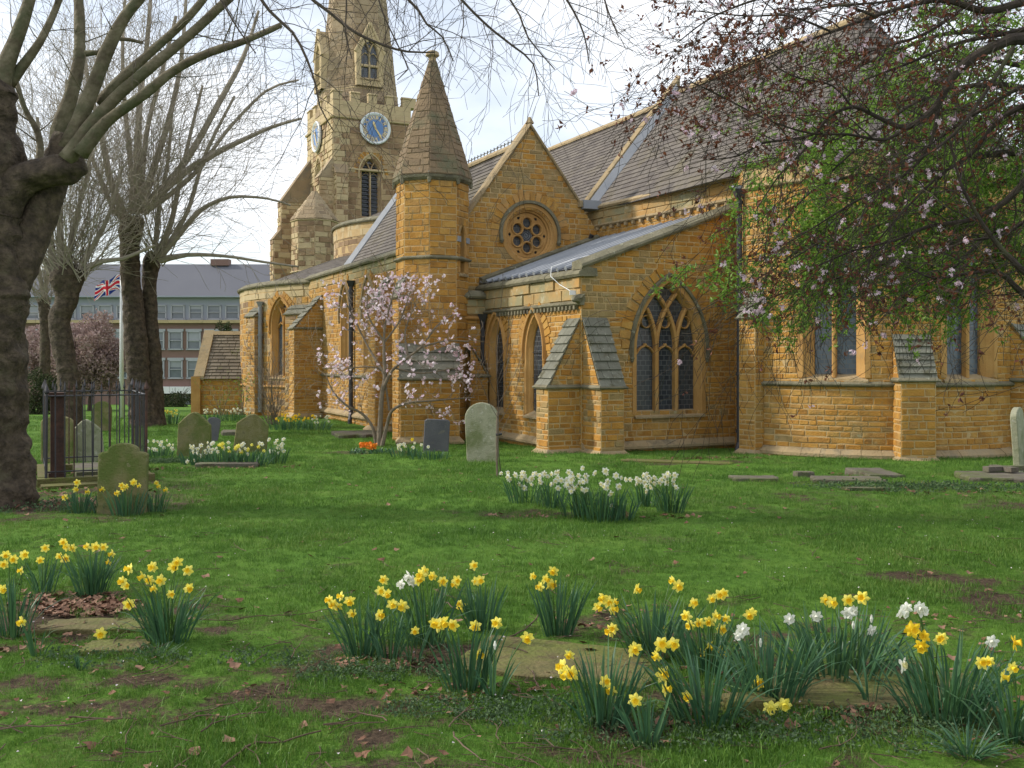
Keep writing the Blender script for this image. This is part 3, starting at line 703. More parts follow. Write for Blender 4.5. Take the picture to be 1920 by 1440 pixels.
# -- turret
tu = sub('turret', church, label='octagonal corner turret with stone spirelet')
for P, d, nn_, l, am in oct_facets(TC, .86, 0):
    f = flat(P, d, nn_); hl = []
    if abs((am-radians(67.5))) < .1: hl = [arch_hole(l*.5, 3.62, .30, 4.45, 1.3)]
    if nn_.y < .5: masonry(tu, f, GB, 5.80, const(0, l), hl, hr=(.13, .20), lr=(.22, .5), pr=.014)
    else:
        mb = MB(); mb.add([f(0, GB), f(l, GB), f(l, 5.8), f(0, 5.8)], [(0, 1, 2, 3)]); mb.build('mortar_bed', M['mortar'], tu)
    if hl:
        window(tu, tu, f, l*.5, 3.62, .30, 4.45, 1.3, depth=.25, hood=False, vous=0, spl=.02, gmat='glass')
        [ (lambda mb: (box(mb, f(l*.5+q_, 4.40, .02), .15, .05, .13, atan2(d.y, d.x)), mb.build('pale_springer', M['leadp'], tu)))(MB()) for q_ in (-.24, .24)]
ring(tu, 'cornice', 'cope', TC, .85, 5.74, [(-.05, 0), (.04, 0), (.10, .06), (.11, .12), (-.05, .14)])
ring(tu, 'string_course', 'cope', TC, .85, 3.90, STRING)
spire(tu, TC, .96, 5.87, .09, 8.72, 0, 'turspire', (.11, .2), (.2, .5), 'turspire', gap=.010, pr=.010)
mb = MB(); tube(mb, [(TC.x, TC.y, 8.66), (TC.x, TC.y, 8.80), (TC.x, TC.y, 8.84), (TC.x, TC.y, 8.93), (TC.x, TC.y, 8.97)], [.09, .09, .17, .15, .05], 8); mb.build('finial', M['verge'], tu)
mb = MB()
for k in range(8):
    a = 2*pi*k/8; tube(mb, [(TC.x+.91*sin(a), TC.y-.91*cos(a), 5.78), (TC.x+.93*sin(a), TC.y-.93*cos(a), 5.66)], [.06, .035], 6)
mb.build('carved_corbel', M['cope'], tu, kind='stuff')
mb = MB(); box(mb, W(1103, 386, 26.0), .5, .5, .22, .4); mb.build('lead_saddle', M['leadp'], church)
# turret's buttresses
bp_ = TC+V2(-.02, -.70); buttress(church, bp_, V2(.12, -.993).normalized(), 1.35, .55, GB, 1.15, 1.95, 4, label='broad low buttress at the foot of the turret', cols=3)
bp_ = TC+V2(.82, -.2); buttress(church, bp_, v, .5, .45, GB, 1.2, 1.9, 4, plinth=False)
bp_ = TC+V2(-.62, -.45); buttress(church, bp_, n1, .45, .22, GB, 3.05, 3.6, 5, plinth=False)
# -- north aisle wall with tall lancets
na = sub('aisle_wall', church); mpN = flat(TC, u, n1); Ln = 11.9
hs = []
for px in (648, 692): s = hitline(TC, u, px); hs.append(s)
masonry(na, mpN, GB, 3.95, const(.6, Ln), [arch_hole(s, 1.2, .95, 2.95, 1.1) for s in hs], alt=('tower', lambda s, z: .12))
masonry(na, mpN, 3.95, 4.3, const(.5, Ln), mk='parapet', hr=(.17, .19), lr=(.4, .8), pr=.02)
for s in hs: window(church, na, mpN, s, 1.2, .95, 2.95, 1.1, lights=2, depth=.2, vous=8, spl=.12, hm='verge')
line_sweep(church, 'parapet_coping', 'cope', mpN, .6, Ln+.1, 4.3, COPE, .8); line_sweep(na, 'string_course', 'cope', mpN, .6, Ln, 1.02, STRING, .8)
line_sweep(na, 'plinth', 'verge', mpN, .5, Ln, -.12, PLINTH, .8)
s = hitline(TC, u, 664); p = mpN(s, 0, .1); downpipe(church, p.x, p.y, -.35, 3.75, .065, shoe=(-.02, -.06), label='black downpipe between the tall lancets')
s = hitline(TC, u, 600); buttress(church, TC+u*s, n1, .7, .95, GB, 2.6, 3.7, 6, label='tall buttress left of the lancets', cols=2)
s = hitline(TC, u, 730); buttress(church, TC+u*s, n1, .6, .5, GB, 3.0, 3.8, 5, cols=2)
# -- round nave
RC = V2(-2.3, 42.2); RR = 8.8; mpR = circ(RC, RR); rn = sub('round_nave_wall', church)
a0, a1 = RR*radians(-105), RR*radians(-24)
sw = hitcirc(RC, RR, 527)
masonry(rn, mpR, GB, 3.75, const(a0, a1), [arch_hole(sw, .95, 1.15, 2.75, .9)], mk='stone', hr=(.17, .24), lr=(.28, .6), gap=.024, alt=('tower', lambda s, z: .4))
masonry(rn, mpR, 3.75, 4.2, const(a0, a1), mk='pale', hr=(.21, .24), lr=(.5, 1.), pr=.02)
window(church, rn, mpR, sw, .95, 1.15, 2.75, .9, lights=2, depth=.22, vous=7, spl=.12, gmat='glassb', hm='dress', label='two light window in the round nave')
line_sweep(church, 'parapet_coping', 'cope', mpR, a0, a1, 4.2, COPE, .35, curved=True); line_sweep(rn, 'string_course', 'dress', mpR, a0, a1, .55, STRING, .4, curved=True)
def pilaster(C, Rd, px, w, pr, zt, mk='stone', zl=.35):
    s = hitcirc(C, Rd, px); t = s/Rd; nn_ = V2(sin(t), -cos(t)); P = C+nn_*(Rd-.04)
    return buttress(church, P, nn_, w, pr, GB, zt-zl, zt, 2, mk=mk, alt=('tower', lambda s, z: .4), plinth=False)
pilaster(RC, RR, 484, .8, .35, 3.5); pilaster(RC, RR, 566, 1.0, .35, 3.5)
s = hitcirc(RC, RR, 493.5); p = mpR(s, 0, .12); downpipe(church, p.x, p.y, -.35, 3.5, .075, col='leadp', label='pale downpipe on the round nave')
# roof of the round aisle, and the drum
def cone(part, C, R0, z0_, R1, z1_, a, b, mk='tile', name='roof_tile', hr=(.2, .201), lr=(.22, .36), back='tile', score=1):
    Ls = sqrt((R0-R1)**2+(z1_-z0_)**2)
    def mp(s, q, o=0):
        t = s/R0; k = q/Ls; r = R0+(R1-R0)*k+o*(z1_-z0_)/Ls
        return Vector((C.x+r*sin(t), C.y-r*cos(t), z0_+(z1_-z0_)*k+o*(R0-R1)/Ls))
    masonry(part, mp, 0, Ls, const(a*R0, b*R0), mk=mk, hr=hr, lr=lr, pr=.016, gap=.006, mode='tile', name=name, back=back, backd=-.01, score=score)
rr = sub('round_roof', church); cone(rr, RC, 8.7, 4.2, 5.1, 5.6, radians(-100), radians(0))
dr = sub('drum', church, label='pale drum above the round nave')
masonry(dr, circ(RC, 5.1), 4.4, 6.3, const(5.1*radians(-100), 0), mk='tower', hr=(.22, .3), lr=(.4, .8)); masonry(dr, circ(RC, 5.12), 6.3, 6.8, const(5.1*radians(-100), 0), mk='pale', hr=(.24, .26), lr=(.5, .9))
line_sweep(dr, 'coping', 'cope', circ(RC, 5.1), 5.1*radians(-100), 0, 6.8, COPE, .4, curved=True)
cone(rr, RC, 4.9, 6.8, .3, 9.0, radians(-110), radians(20), score=.3)
# -- roofs over aisle, nave, chancel
def pitched(name, P, d, out, L0, L1, run, zr, zslope, hr=(.155, .156), lr=(.17, .28), score=1, label=None, ext=None):
    """P,d: ridge line; out: plan direction down the slope"""
    part = sub(name, church, label=label); drop = run*zslope; Ls = sqrt(run*run+drop*drop)
    E = P+out*run; up = Vector((-out.x*run/Ls, -out.y*run/Ls, drop/Ls)); nr = Vector((out.x*drop/Ls, out.y*drop/Ls, run/Ls))
    def mp(s, q, o=0): return Vector((E.x+d.x*s, E.y+d.y*s, zr-drop))+up*q+nr*o
    masonry(part, mp, 0, Ls, ext or const(L0, L1), mk='tile', hr=hr, lr=lr, pr=.02, gap=.007, mode='tile', name='roof_tile', back='tile', backd=-.012, score=score)
    return part, mp, Ls
APX = G0+v*AP
pa, _, _ = pitched('aisle_roof', APX, u, n1, .05, 10.0, 2.38, 7.08, 1.386)
pitched('aisle_roof', APX, u, v, .05, 10.0, 1.6, 7.08, 1.3, hr=(.3, .31), lr=(.5, .6), score=.1)
pc, mpC, LsC = pitched('chancel_roof', AX, u, n1, -.4, 6.95, 2.85, 8.96, 1.24, hr=(.175, .176), lr=(.2, .32), score=1.6)
pn, _, _ = pitched('nave_roof', AX, u, n1, 6.95, 24, 2.85, 8.80, 1.24)
for nm, P, a, b, z in (('chancel_ridge', AX, -.4, 6.95, 8.96), ('nave_ridge', AX, 6.95, 24, 8.80), ('aisle_ridge', APX, 0, 10, 7.08)):
    mb = MB(); A = P+u*a; B = P+u*b; sweep(mb, [Vector((A.x, A.y, z-.02)), Vector((B.x, B.y, z-.02))], [o3(n1)]*2, [(-.15, -.08), (.15, -.08), (.16, -.02), (.03, .10), (-.03, .10), (-.16, -.02)], .55)
    rg = mb.build('ridge', M['verge'], church)
    if nm == 'aisle_ridge':      # cresting of small fleurons
        mb = MB(); t = .6
        while t < 9.8:
            p = APX+u*t; tube(mb, [(p.x, p.y, z+.06), (p.x, p.y, z+.2)], [.015, .02], 4); tube(mb, [(p.x-.03, p.y, z+.13), (p.x+.05, p.y+.03, z+.19)], .014, 4); t += .22
        mb.build('ridge_cresting', M['cope'], church, kind='stuff')
def slopebeam(name, mk, t, o0, o1, z0_, sl, prof, wshift=0, piece=.6):
    """coping laid down a roof slope at distance t along the axis"""
    mb = MB(); A = AX+u*t+n1*o0; B = AX+u*t+n1*o1
    sweep(mb, [Vector((A.x, A.y, z0_-sl*o0)), Vector((B.x, B.y, z0_-sl*o1))], [o3(n2)]*2, prof, piece); return mb.build(name, M[mk], church)
slopebeam('gable_coping', 'verge', 6.95, -.1, 2.95, 8.96, 1.24, [(-.12, .0), (.16, .0), (.16, .34), (.02, .42), (-.12, .34)])
slopebeam('lead_flashing', 'leadp', 6.72, .05, 2.95, 8.96, 1.24, [(-.02, .0), (.12, .0), (.12, .045), (-.02, .30)], piece=.9)
mb = MB(); A = APX+u*10; B = A+n1*2.4; sweep(mb, [Vector((A.x, A.y, 7.08)), Vector((B.x, B.y, 7.08-1.386*2.4))], [o3(n2)]*2, [(-.1, -.05), (.22, -.05), (.22, .08), (-.05, .26)], .9); mb.build('lead_flashing', M['leadp'], church)
mb = MB(); A = APX+u*10.2; mb.add([Vector((A.x, A.y, 7.1)), Vector(((A+n1*2.9).x, (A+n1*2.9).y, 3.0)), Vector(((A+v*2.9).x, (A+v*2.9).y, 3.0))], [(0, 1, 2)]); mb.build('west_gable', M['pale'], church)
# -- chancel north wall (from the gable to the apse)
cn = sub('chancel_wall', church); dN = (J-NB).normalized(); nN = V2(dN.y, -dN.x)
if nN.dot(n1) < 0: nN = -nN
mpH = flat(NB, dN, nN); LN = (J-NB).length; J2 = V2(4.70, 20.22)
masonry(cn, mpH, GB, 4.98, const(-.6, LN), hr=(.10, .13)); masonry(cn, mpH, 5.0, 5.46, const(-.6, LN), mk='parapet', hr=(.17, .19), lr=(.4, .9), pr=.025)
line_sweep(cn, 'string_course', 'verge', mpH, -.1, LN, 4.98, STRING, .8); line_sweep(church, 'parapet_coping', 'verge', mpH, -.4, LN, 5.46, [(-.30, 0), (.08, -.01), (.10, .04), (.0, .12), (-.3, .12)], .8)
mb = MB(); s = .1
while s < LN: box(mb, mpH(s, 4.94, .05), .07, .08, .08, atan2(dN.y, dN.x)); s += .3
mb.build('corbel_row', M['verge'], cn, kind='stuff')
cn2 = sub('chancel_wall', church); d2 = (J2-J).normalized(); nM = V2(d2.y, -d2.x)
if nM.x > 0: nM = -nM
mpM = flat(J, d2, nM); masonry(cn2, mpM, GB, 5.46, const(0, (J2-J).length))
# -- apse
ap = sub('apse_wall', church); mpA = circ(AX, AR); A0, A1 = AR*radians(-63), AR*radians(115)
w1 = hitcirc(AX, AR, 1562); w2 = hitcirc(AX, AR, 1822)
hl = [arch_hole(w1, 1.24, 1.12, 3.55), arch_hole(w2, 1.24, 1.12, 3.55)]
masonry(ap, mpA, GB, 4.95, const(A0, A1), hl, hr=(.085, .155), lr=(.15, .42), gap=.016, alt=('lichen_stone', lambda s, z: .05), score=1.3)
masonry(ap, mpA, 5.0, 5.44, const(A0, A1), mk='parapet', hr=(.17, .19), lr=(.4, .9), pr=.025)
for s in (w1, w2): window(church, ap, mpA, s, 1.24, 1.12, 3.55, lights=2, depth=.22, vous=8, spl=.15, gmat='glassb', hm='verge', label='left apse window, two tall lights' if s == w1 else 'right apse window, two tall lights')
line_sweep(ap, 'string_course', 'cope', mpA, A0, A1, 1.07, STRING, .33, curved=True); line_sweep(ap, 'cornice', 'verge', mpA, A0, A1, 4.95, STRING, .33, curved=True)
line_sweep(church, 'parapet_coping', 'verge', mpA, A0, A1, 5.44, [(-.30, 0), (.08, -.01), (.10, .04), (.0, .12), (-.3, .12)], .35, curved=True)
line_sweep(ap, 'plinth', 'verge', mpA, A0, A1, -.22, [(-.03, -.03), (.13, -.03), (.13, .03), (-.03, .15)], .35, curved=True)
line_sweep(ap, 'plinth_wall', 'dress', mpA, A0, A1, -.22, [(-.03, -.4), (.10, -.4), (.10, -.03), (-.03, -.03)], .35, curved=True)
for px, w_, pr_, zm, zt_, lb in ((1416, .42, .26, 2.42, 2.98, 'narrow apse buttress beside the black downpipe'), (1708, .62, .42, 1.22, 2.08, 'middle apse buttress with mossy slabs'), (1908, .7, .8, 1.2, 2.3, 'right apse buttress with sloping slabs')):
    s = hitcirc(AX, AR, px); t = s/AR; nn_ = V2(sin(t), -cos(t)); buttress(church, AX+nn_*(AR-.03), nn_, w_, pr_, GB, zm, zt_, 4 if px == 1416 else 7, label=lb, cols=1)
cone(sub('apse_roof', church), AX, 3.3, 5.45, .15, 8.96, radians(-66), radians(115), score=1)
p = W(1386, 700, 20.25); downpipe(church, p.x, p.y-.02, -.36, zat(372, 20.3), .058, shoe=(-.05, -.05), label='black downpipe left of the apse')
c = W(1388, 352, 20.3); mb = MB(); box(mb, c, .34, .2, .07, .3); mb.build('lead_box', M['leadp'], church)

# -- the tower
TW, TD = 4.08, 5.2; T0 = V2(-.1778*50, 50.0); ztw = lambda py: zat(py, 50)
tower = sub('tower', church, label='tall clock tower with stone spire')
mpT = flat(T0, v, n2); mpU = flat(T0, u, n1)
TH = dict(hr=(.20, .33), lr=(.3, .85), gap=.026, pr=.03, mk='tower', back='tmortar')
bw = 1.95
pal = ('pale', lambda s, z: .55 if (s < .45 or z < 9) else .12)
masonry(tower, mpT, -.5, 13.6, const(0, TW), [arch_hole(bw, 8.7, 1.05, 10.9, 1.0)], alt=('pale', lambda s, z: .6 if s < .4 or s > TW-.4 else .03), **TH)
masonry(tower, mpU, -.5, 13.6, const(0, TD), [arch_hole(2.7, 9.0, 1.25, 10.9, .95)], alt=('pale', lambda s, z: .6), **TH)  # left face mostly pale stone: its sunlit brightness is put into the colour
window(tower, tower, mpT, bw, 8.7, 1.05, 10.9, 1.0, lights=2, depth=.35, vous=8, spl=.12, fm='tower', hm='pale', gmat='glass', label='louvred belfry window below the larger clock', hoodw=.05)
window(tower, tower, mpU, 2.7, 9.0, 1.25, 10.9, .95, lights=2, depth=.35, vous=8, spl=.22, fm='pale', hm='pale', gmat='glass', hoodw=.1)
for mpx, c in ((mpT, bw), (mpU, 2.7)):
    z = 8.8
    while z < 11.4:
        mb = MB(); mb.add([mpx(c-.4, z, -.32), mpx(c+.4, z, -.32), mpx(c+.4, z-.09, -.2), mpx(c-.4, z-.09, -.2), mpx(c-.4, z-.12, -.2), mpx(c+.4, z-.12, -.2)], [(0, 1, 2, 3), (3, 2, 5, 4)]); mb.build('louvre', M['lead'], tower); z += .2
for P, d, l in ((T0+v*TW, u, TD), (T0+u*TD, v, TW)):
    mb = MB(); f = flat(P, d, V2(-d.y, d.x)); mb.add([f(0, -.5), f(l, -.5), f(l, 14.6), f(0, 14.6)], [(0, 1, 2, 3)]); mb.build('mortar_bed', M['tmortar'], tower)
for mpx, l in ((mpT, TW), (mpU, TD)):
    line_sweep(tower, 'string_course', 'pale', mpx, -.05, l+.05, 13.6, [(-.05, -.02), (.12, .02), (.14, .10), (-.05, .16)], 1)
    line_sweep(tower, 'string_course', 'pale', mpx, -.05, l+.05, 11.05 if mpx is mpT else 10.9, [(-.05, -.02), (.08, .02), (.08, .08), (-.05, .14)], 1).location = (0, 0, -.0)
    masonry(tower, mpx, 13.75, 14.5, const(0, l), mk='pale', hr=(.24, .26), lr=(.5, 1), back='tmortar')
    s = 0; k = 0; n = 9
    for k in range(0, n, 2):
        a, b = l*k/n, l*(k+1)/n; masonry(tower, mpx, 14.5, 14.92, const(a, b), mk='pale', hr=(.4, .41), lr=(2, 3), back='tmortar')
        mb = MB(); sweep(mb, [mpx(a-.02, 14.92), mpx(b+.02, 14.92)], [(mpx(0, 0, 1)-mpx(0, 0, 0))]*2, [(-.3, 0), (.06, 0), (.06, .05), (-.1, .12), (-.3, .08)]); mb.build('merlon_cap', M['pale'], tower)
        mb = MB(); mb.add([mpx(a, 14.4, -.28), mpx(b, 14.4, -.28), mpx(b, 14.95, -.28), mpx(a, 14.95, -.28), mpx(a, 14.4, 0), mpx(b, 14.4, 0), mpx(b, 14.95, 0), mpx(a, 14.95, 0)], [(0, 1, 2, 3), (0, 3, 7, 4), (1, 5, 6, 2), (3, 2, 6, 7)]); mb.build('merlon', M['pale'], tower)
mb = MB(); q = [T0, T0+v*TW, T0+v*TW+u*TD, T0+u*TD]; mb.add([Vector((a.x, a.y, 14.35)) for a in q], [(0, 1, 2, 3)]); mb.build('tower_roof', M['lead'], tower)
for P, d, l in ((T0+v*TW, u, TD), (T0+u*TD, v, TW)):
    f = flat(P, d, V2(-d.y, d.x))
    for k in range(0, 9, 2): mb = MB(); mb.add([f(l*k/9, 14.5), f(l*(k+1)/9, 14.5), f(l*(k+1)/9, 15.0), f(l*k/9, 15.0), f(l*k/9, 14.5, -.28), f(l*(k+1)/9, 14.5, -.28), f(l*(k+1)/9, 15.0, -.28), f(l*k/9, 15.0, -.28)], BOXF); mb.build('merlon', M['pale'], tower)
# clocks
def disc(mb, mp, cx, cz, r, d, n=40, r0=0, m=0):
    for i in range(n):
        a, b = 2*pi*i/n, 2*pi*(i+1)/n
        if r0: mb.add([mp(cx+r0*sin(a), cz+r0*cos(a), d), mp(cx+r*sin(a), cz+r*cos(a), d), mp(cx+r*sin(b), cz+r*cos(b), d), mp(cx+r0*sin(b), cz+r0*cos(b), d)], [(0, 1, 2, 3)], .5, m)
        else: mb.add([mp(cx, cz, d), mp(cx+r*sin(a), cz+r*cos(a), d), mp(cx+r*sin(b), cz+r*cos(b), d)], [(0, 1, 2)], .5, m)
def clock(mp, cx, cz, r, flip=1):
    mb = MB(); disc(mb, mp, cx, cz, r*.97, .08); ck = mb.build('clock_face', M['blue'], tower, label='blue clock face with gilt Roman numerals')
    mb = MB(); pp = [(cx+r*sin(2*pi*i/48), cz+r*cos(2*pi*i/48), sin(2*pi*i/48), cos(2*pi*i/48)) for i in range(49)]
    sweep2(mb, mp, pp, [(.03, 0), (.05, .10), (.0, .14), (-.08, .10), (-.09, .08)]); mb.build('clock_rim', M['clockrim'], ck)
    mb = MB(); disc(mb, mp, cx, cz, r*.86, .092, r0=r*.845); disc(mb, mp, cx, cz, r*.60, .092, r0=r*.585)
    for i in range(60): a = 2*pi*i/60; x, z = cx+flip*r*.9*sin(a), cz+r*.9*cos(a); s_ = .018; mb.add([mp(x-s_, z-s_, .093), mp(x+s_, z-s_, .093), mp(x+s_, z+s_, .093), mp(x-s_, z+s_, .093)], [(0, 1, 2, 3)])
    mb.build('minute_track', M['gold'], ck)
    for i, t in enumerate(['XII', 'I', 'II', 'III', 'IIII', 'V', 'VI', 'VII', 'VIII', 'IX', 'X', 'XI']):
        a = 2*pi*i/12; mb = MB(); H = r*.21; x0 = 0; segs = []
        for ch in t:                    # strokes in the numeral's own frame
            if ch == 'I': segs.append((x0+.03, 0, x0+.03, 1, .035)); x0 += .10
            elif ch == 'V': segs += [(x0, 1, x0+.09, 0, .04), (x0+.18, 1, x0+.09, 0, .02)]; x0 += .22
            else: segs += [(x0, 1, x0+.18, 0, .04), (x0+.18, 1, x0, 0, .02)]; x0 += .23
        x0 -= .04
        for xa, ya, xb, yb, hw in segs:
            for sgn in (0,):
                P4 = [(xa-hw*.9, ya), (xa+hw*.9, ya), (xb+hw*.9, yb), (xb-hw*.9, yb)]; vs = []
                for X, Y_ in P4:
                    X = (X-x0/2)*r; Yv = (Y_-.5)*H+r*.725
                    vs.append(mp(cx+flip*(X*cos(a)+Yv*sin(a)), cz-X*sin(a)+Yv*cos(a), .095))
                mb.add(vs, [(0, 1, 2, 3)], .5)
        mb.build('numeral', M['gold'], ck)
    for a, l, w_ in ((radians(-20), .50, .05), (radians(146), .80, .035)):
        mb = MB(); vs = [mp(cx+flip*(x*cos(a)+y*sin(a))*r, cz+(-x*sin(a)+y*cos(a))*r, d) for d in (.11, .13) for x, y in ((-w_, -.1), (w_, -.1), (w_*1.6, l*.7), (0, l), (-w_*1.6, l*.7))]
        mb.add(vs, [(5, 6, 7, 8, 9), (0, 1, 6, 5), (1, 2, 7, 6), (2, 3, 8, 7), (3, 4, 9, 8), (4, 0, 5, 9)], .5); mb.build('clock_hand', M['gold'], ck)
clock(lambda s, z, d=0: mpT(s, z, d+.09), 2.12, 13.22, .76); clock(lambda s, z, d=0: mpU(s, z, d+.09), 2.75, 13.15, .76, -1)
# spire with bands and lucarne
SC = T0+v*(TW/2)+u*(TD/2)
sp = sub('tower_spire', church); spire(sp, SC, 2.05/cos(pi/8), 14.2, .05, 33.3, atan2(v.y, v.x)+pi/8, 'spire', (.26, .38), (.4, .95), 'tmortar', gap=.026, pr=.02)
for z in (15.35, 20.55): k = 1-(z-14.2)/19.1; ring(sp, 'band_course', 'pale', SC, 2.2*k, z, [(-.05, 0), (.05, .03), (.05, .08), (-.05, .2)], th0=atan2(v.y, v.x)+pi/8)
def lucarne(d, s_, label=None):
    B = SC+d*1.55; f = flat(B+d*.60, s_, d); part = sub('lucarne', church, label=label)
    masonry(part, f, 15.5, 18.6, lambda z: [(-.72, .72)] if z < 17.3 else [(-.72*(18.65-z)/1.35, .72*(18.65-z)/1.35)], [arch_hole(0, 15.9, .95, 17.1, 1.0)], mk='pale', hr=(.25, .35), lr=(.2, .4), back='tmortar')
    window(part, part, f, 0, 15.9, .95, 17.1, 1.0, lights=2, depth=.2, hood=False, vous=0, spl=.06, fm='pale')
    mb = MB(); bar2(mb, f, [(-.45, 16.55), (.45, 16.55)], .06, -.25, -.05); mb.build('transom', M['pale'], part)
    mb = MB(); 
    for sg in (-1, 1):
        a = f(sg*.72, 15.5, 0); b = f(sg*.72, 17.3, 0); c = f(0, 18.65, 0); mb.add([a, b, f(sg*.72, 17.3, -.9), f(sg*.72, 15.5, -.9)], [(0, 1, 2, 3)]); mb.add([b, c, f(0, 18.65, -.9), f(sg*.72, 17.3, -.9)], [(0, 1, 2, 3)])
        bar2(mb, f, [(sg*.78, 17.2), (0, 18.72)], .06, -.1, .06)
    mb.build('lucarne_roof', M['pale'], part)
lucarne(n2, v, 'two light gabled opening on the spire'); lucarne(n1, -u)
# corner buttresses and stair turret
def tbut(P, nn_, w, stages):
    part = sub('tower_buttress', church); S = V2(-nn_.y, nn_.x); z = -.5
    for zt_, pr_ in stages:
        masonry(part, flat(P+nn_*pr_-S*w/2, S, nn_), z, zt_, const(0, w), alt=('pale', lambda s, z: .45), **TH)
        for sg in (-1, 1): masonry(part, flat(P+S*sg*w/2, nn_, S*sg), z, zt_, const(0, pr_), alt=('pale', lambda s, z: .45), **TH)
        nxt = stages[stages.index((zt_, pr_))+1][1] if (zt_, pr_) != stages[-1] else 0
        mb = MB(); h = (pr_-nxt)*1.5; a = P+nn_*(pr_+.06); b = P+nn_*nxt; q = S*(w/2+.05)
        mb.add([Vector((a.x-q.x, a.y-q.y, zt_)), Vector((a.x+q.x, a.y+q.y, zt_)), Vector((b.x+q.x, b.y+q.y, zt_+h)), Vector((b.x-q.x, b.y-q.y, zt_+h)), Vector((b.x-q.x, b.y-q.y, zt_)), Vector((b.x+q.x, b.y+q.y, zt_))], [(0, 1, 2, 3), (0, 3, 4), (1, 5, 2), (0, 4, 5, 1)]); mb.build('weathering', M['spire'], part); z = zt_
tbut(T0+u*(TD-.4), n1, .8, [(4.5, 2.4), (7.9, 2.0), (9.9, 1.6)])
tbut(T0+u*.45, n1, .8, [(6.5, 1.0), (10.6, .7)]); tbut(T0+v*.35, n2, .6, [(6.0, .6), (10.8, .35)]); tbut(T0+v*(TW-.4), n2, .8, [(8, .5), (10.8, .35)])
st = sub('stair_turret', church); SP = W(590, 600, 47.5).to_2d()
for P, d, nn_, l, am in oct_facets(SP, 1.05, .2):
    if nn_.y < .5: masonry(st, flat(P, d, nn_), -.5, 8.05, const(0, l), alt=('pale', lambda s, z: .4), **TH)
ring(st, 'string_course', 'pale', SP, 1.05, 5.6, STRING, th0=.2); ring(st, 'cornice', 'pale', SP, 1.05, 8.0, STRING, th0=.2); spire(st, SP, 1.15, 8.1, .1, 9.5, .2, 'spire', (.2, .26), (.3, .5), 'tmortar')

# pieces: the 300 that show largest as objects, the rest joined
from collections import defaultdict
LIM = {'stone': 300, 'roof_tile': 300, 'weathering_slab': 300, 'voussoir': 300}
byname = defaultdict(list)
for r in REC: byname[r[1]].append(r)
for nm, rs in byname.items():
    rs.sort(key=lambda r: -r[6]); big = rs[:LIM[nm]]; rest = rs[LIM[nm]:]
    for part, _, mk, vs, fs, rnd, _s in big:
        mb = MB(); mb.add(vs, fs, rnd); mb.build(nm, M[mk], part)
    grp = defaultdict(MB)
    for part, _, mk, vs, fs, rnd, _s in rest: grp[(part, mk)].add(vs, fs, rnd)
    for (part, mk), mb in grp.items(): mb.build({'stone': 'stonework', 'roof_tile': 'roof_tiling', 'weathering_slab': 'weathering', 'voussoir': 'voussoirs'}[nm], M[mk], part, kind='stuff')

# ------------------------------------------------------------------ far buildings
def yof(px, Y): return (px-960)/F*Y
office = empty('office_building', (0, 0, 0), 'grey roofed brick office block with white sash windows behind the pollarded trees', 'building')
OY = 75.0
def zo(py): return zat(py, OY)
X0, X1 = yof(20, OY), yof(560, OY); zb = -1.95
mb = MB(); box(mb, ((X0+X1)/2, OY+5, (zb+zo(604))/2), X1-X0, 10, zo(604)-zb); mb.build('brick_wall', M['brick'], office)
mb = MB(); box(mb, ((X0+X1)/2, OY-.05, zo(603)), X1-X0+.4, .5, .22); mb.build('cornice', M['pale'], office)
mb = MB(); box(mb, ((X0+X1)/2, OY+5.3, (zo(603)+zo(556))/2), X1-X0-.2, 9.6, zo(556)-zo(603)); mb.build('clad_storey', M['clad'], office)
mb = MB(); a, b, e, f, zr = X0-.2, X1+.2, OY+.15, OY+9.5, zo(487)
mb.add([(a, e, zo(556)), (b, e, zo(556)), (b-1.5, OY+3.6, zr), (a+1.5, OY+3.6, zr), (a, f, zo(556)), (b, f, zo(556))], [(0, 1, 2, 3), (3, 2, 5, 4), (0, 3, 4), (1, 5, 2)]); rf = mb.build('slate_roof', M['slate'], office)
mb = MB(); box(mb, (yof(388, OY), OY+3.6, zr+.12), 1.4, .8, .5); mb.build('chimney', M['brick'], rf)
mb = MB(); box(mb, ((X0+X1)/2, OY+.1, zo(556)), X1-X0, .3, .1); mb.build('gutter', M['clad'], office)
x = 33
while x < 470:
    x += 34.2
    for rowi, (ya, yb) in enumerate(((572, 598), (622, 655), (676, 709))):
        X = yof(x-12+1, OY); mb = MB(); w_ = .95; za, zb_ = zo(yb), zo(ya); yy = OY+.44 if rowi == 0 else OY-.06
        for cx_, cz_, sx_, sz_ in ((X-w_/2, (za+zb_)/2, .09, zb_-za), (X+w_/2, (za+zb_)/2, .09, zb_-za), (X, za, w_+.2, .1), (X, zb_, w_+.1, .09), (X, (za+zb_)/2, w_, .05)): box(mb, (cx_, yy, cz_), sx_, .14, sz_)
        if rowi: box(mb, (X, yy, zb_+.12), w_+.25, .12, .18)
        wn_ = mb.build('window', M['frame'], office); mb = MB(); q = (za+zb_)/2+U(-.3, .3)
        mb.add([(X-w_/2, yy+.04, za), (X+w_/2, yy+.04, za), (X+w_/2, yy+.04, q), (X-w_/2, yy+.04, q)], [(0, 1, 2, 3)], 0); mb.add([(X-w_/2, yy+.03, q), (X+w_/2, yy+.03, q), (X+w_/2, yy+.03, zb_), (X-w_/2, yy+.03, zb_)], [(0, 1, 2, 3)], U(.2, 1)); mb.build('pane', M['pane'], wn_)
mb = MB(); box(mb, (yof(330, OY), OY-.3, zo(731)), 3.2, .7, .5); mb.build('white_fascia', M['whitep'], office)
mb = MB(); box(mb, (yof(312, OY), OY-.06, zo(757)), 1.1, .15, 1.5); mb.build('dark_doorway', M['void'], office)
mb = MB(); box(mb, (yof(345, OY), OY-.06, zo(752)), .9, .15, 1.1); mb.build('shop_window', M['pane'], office)
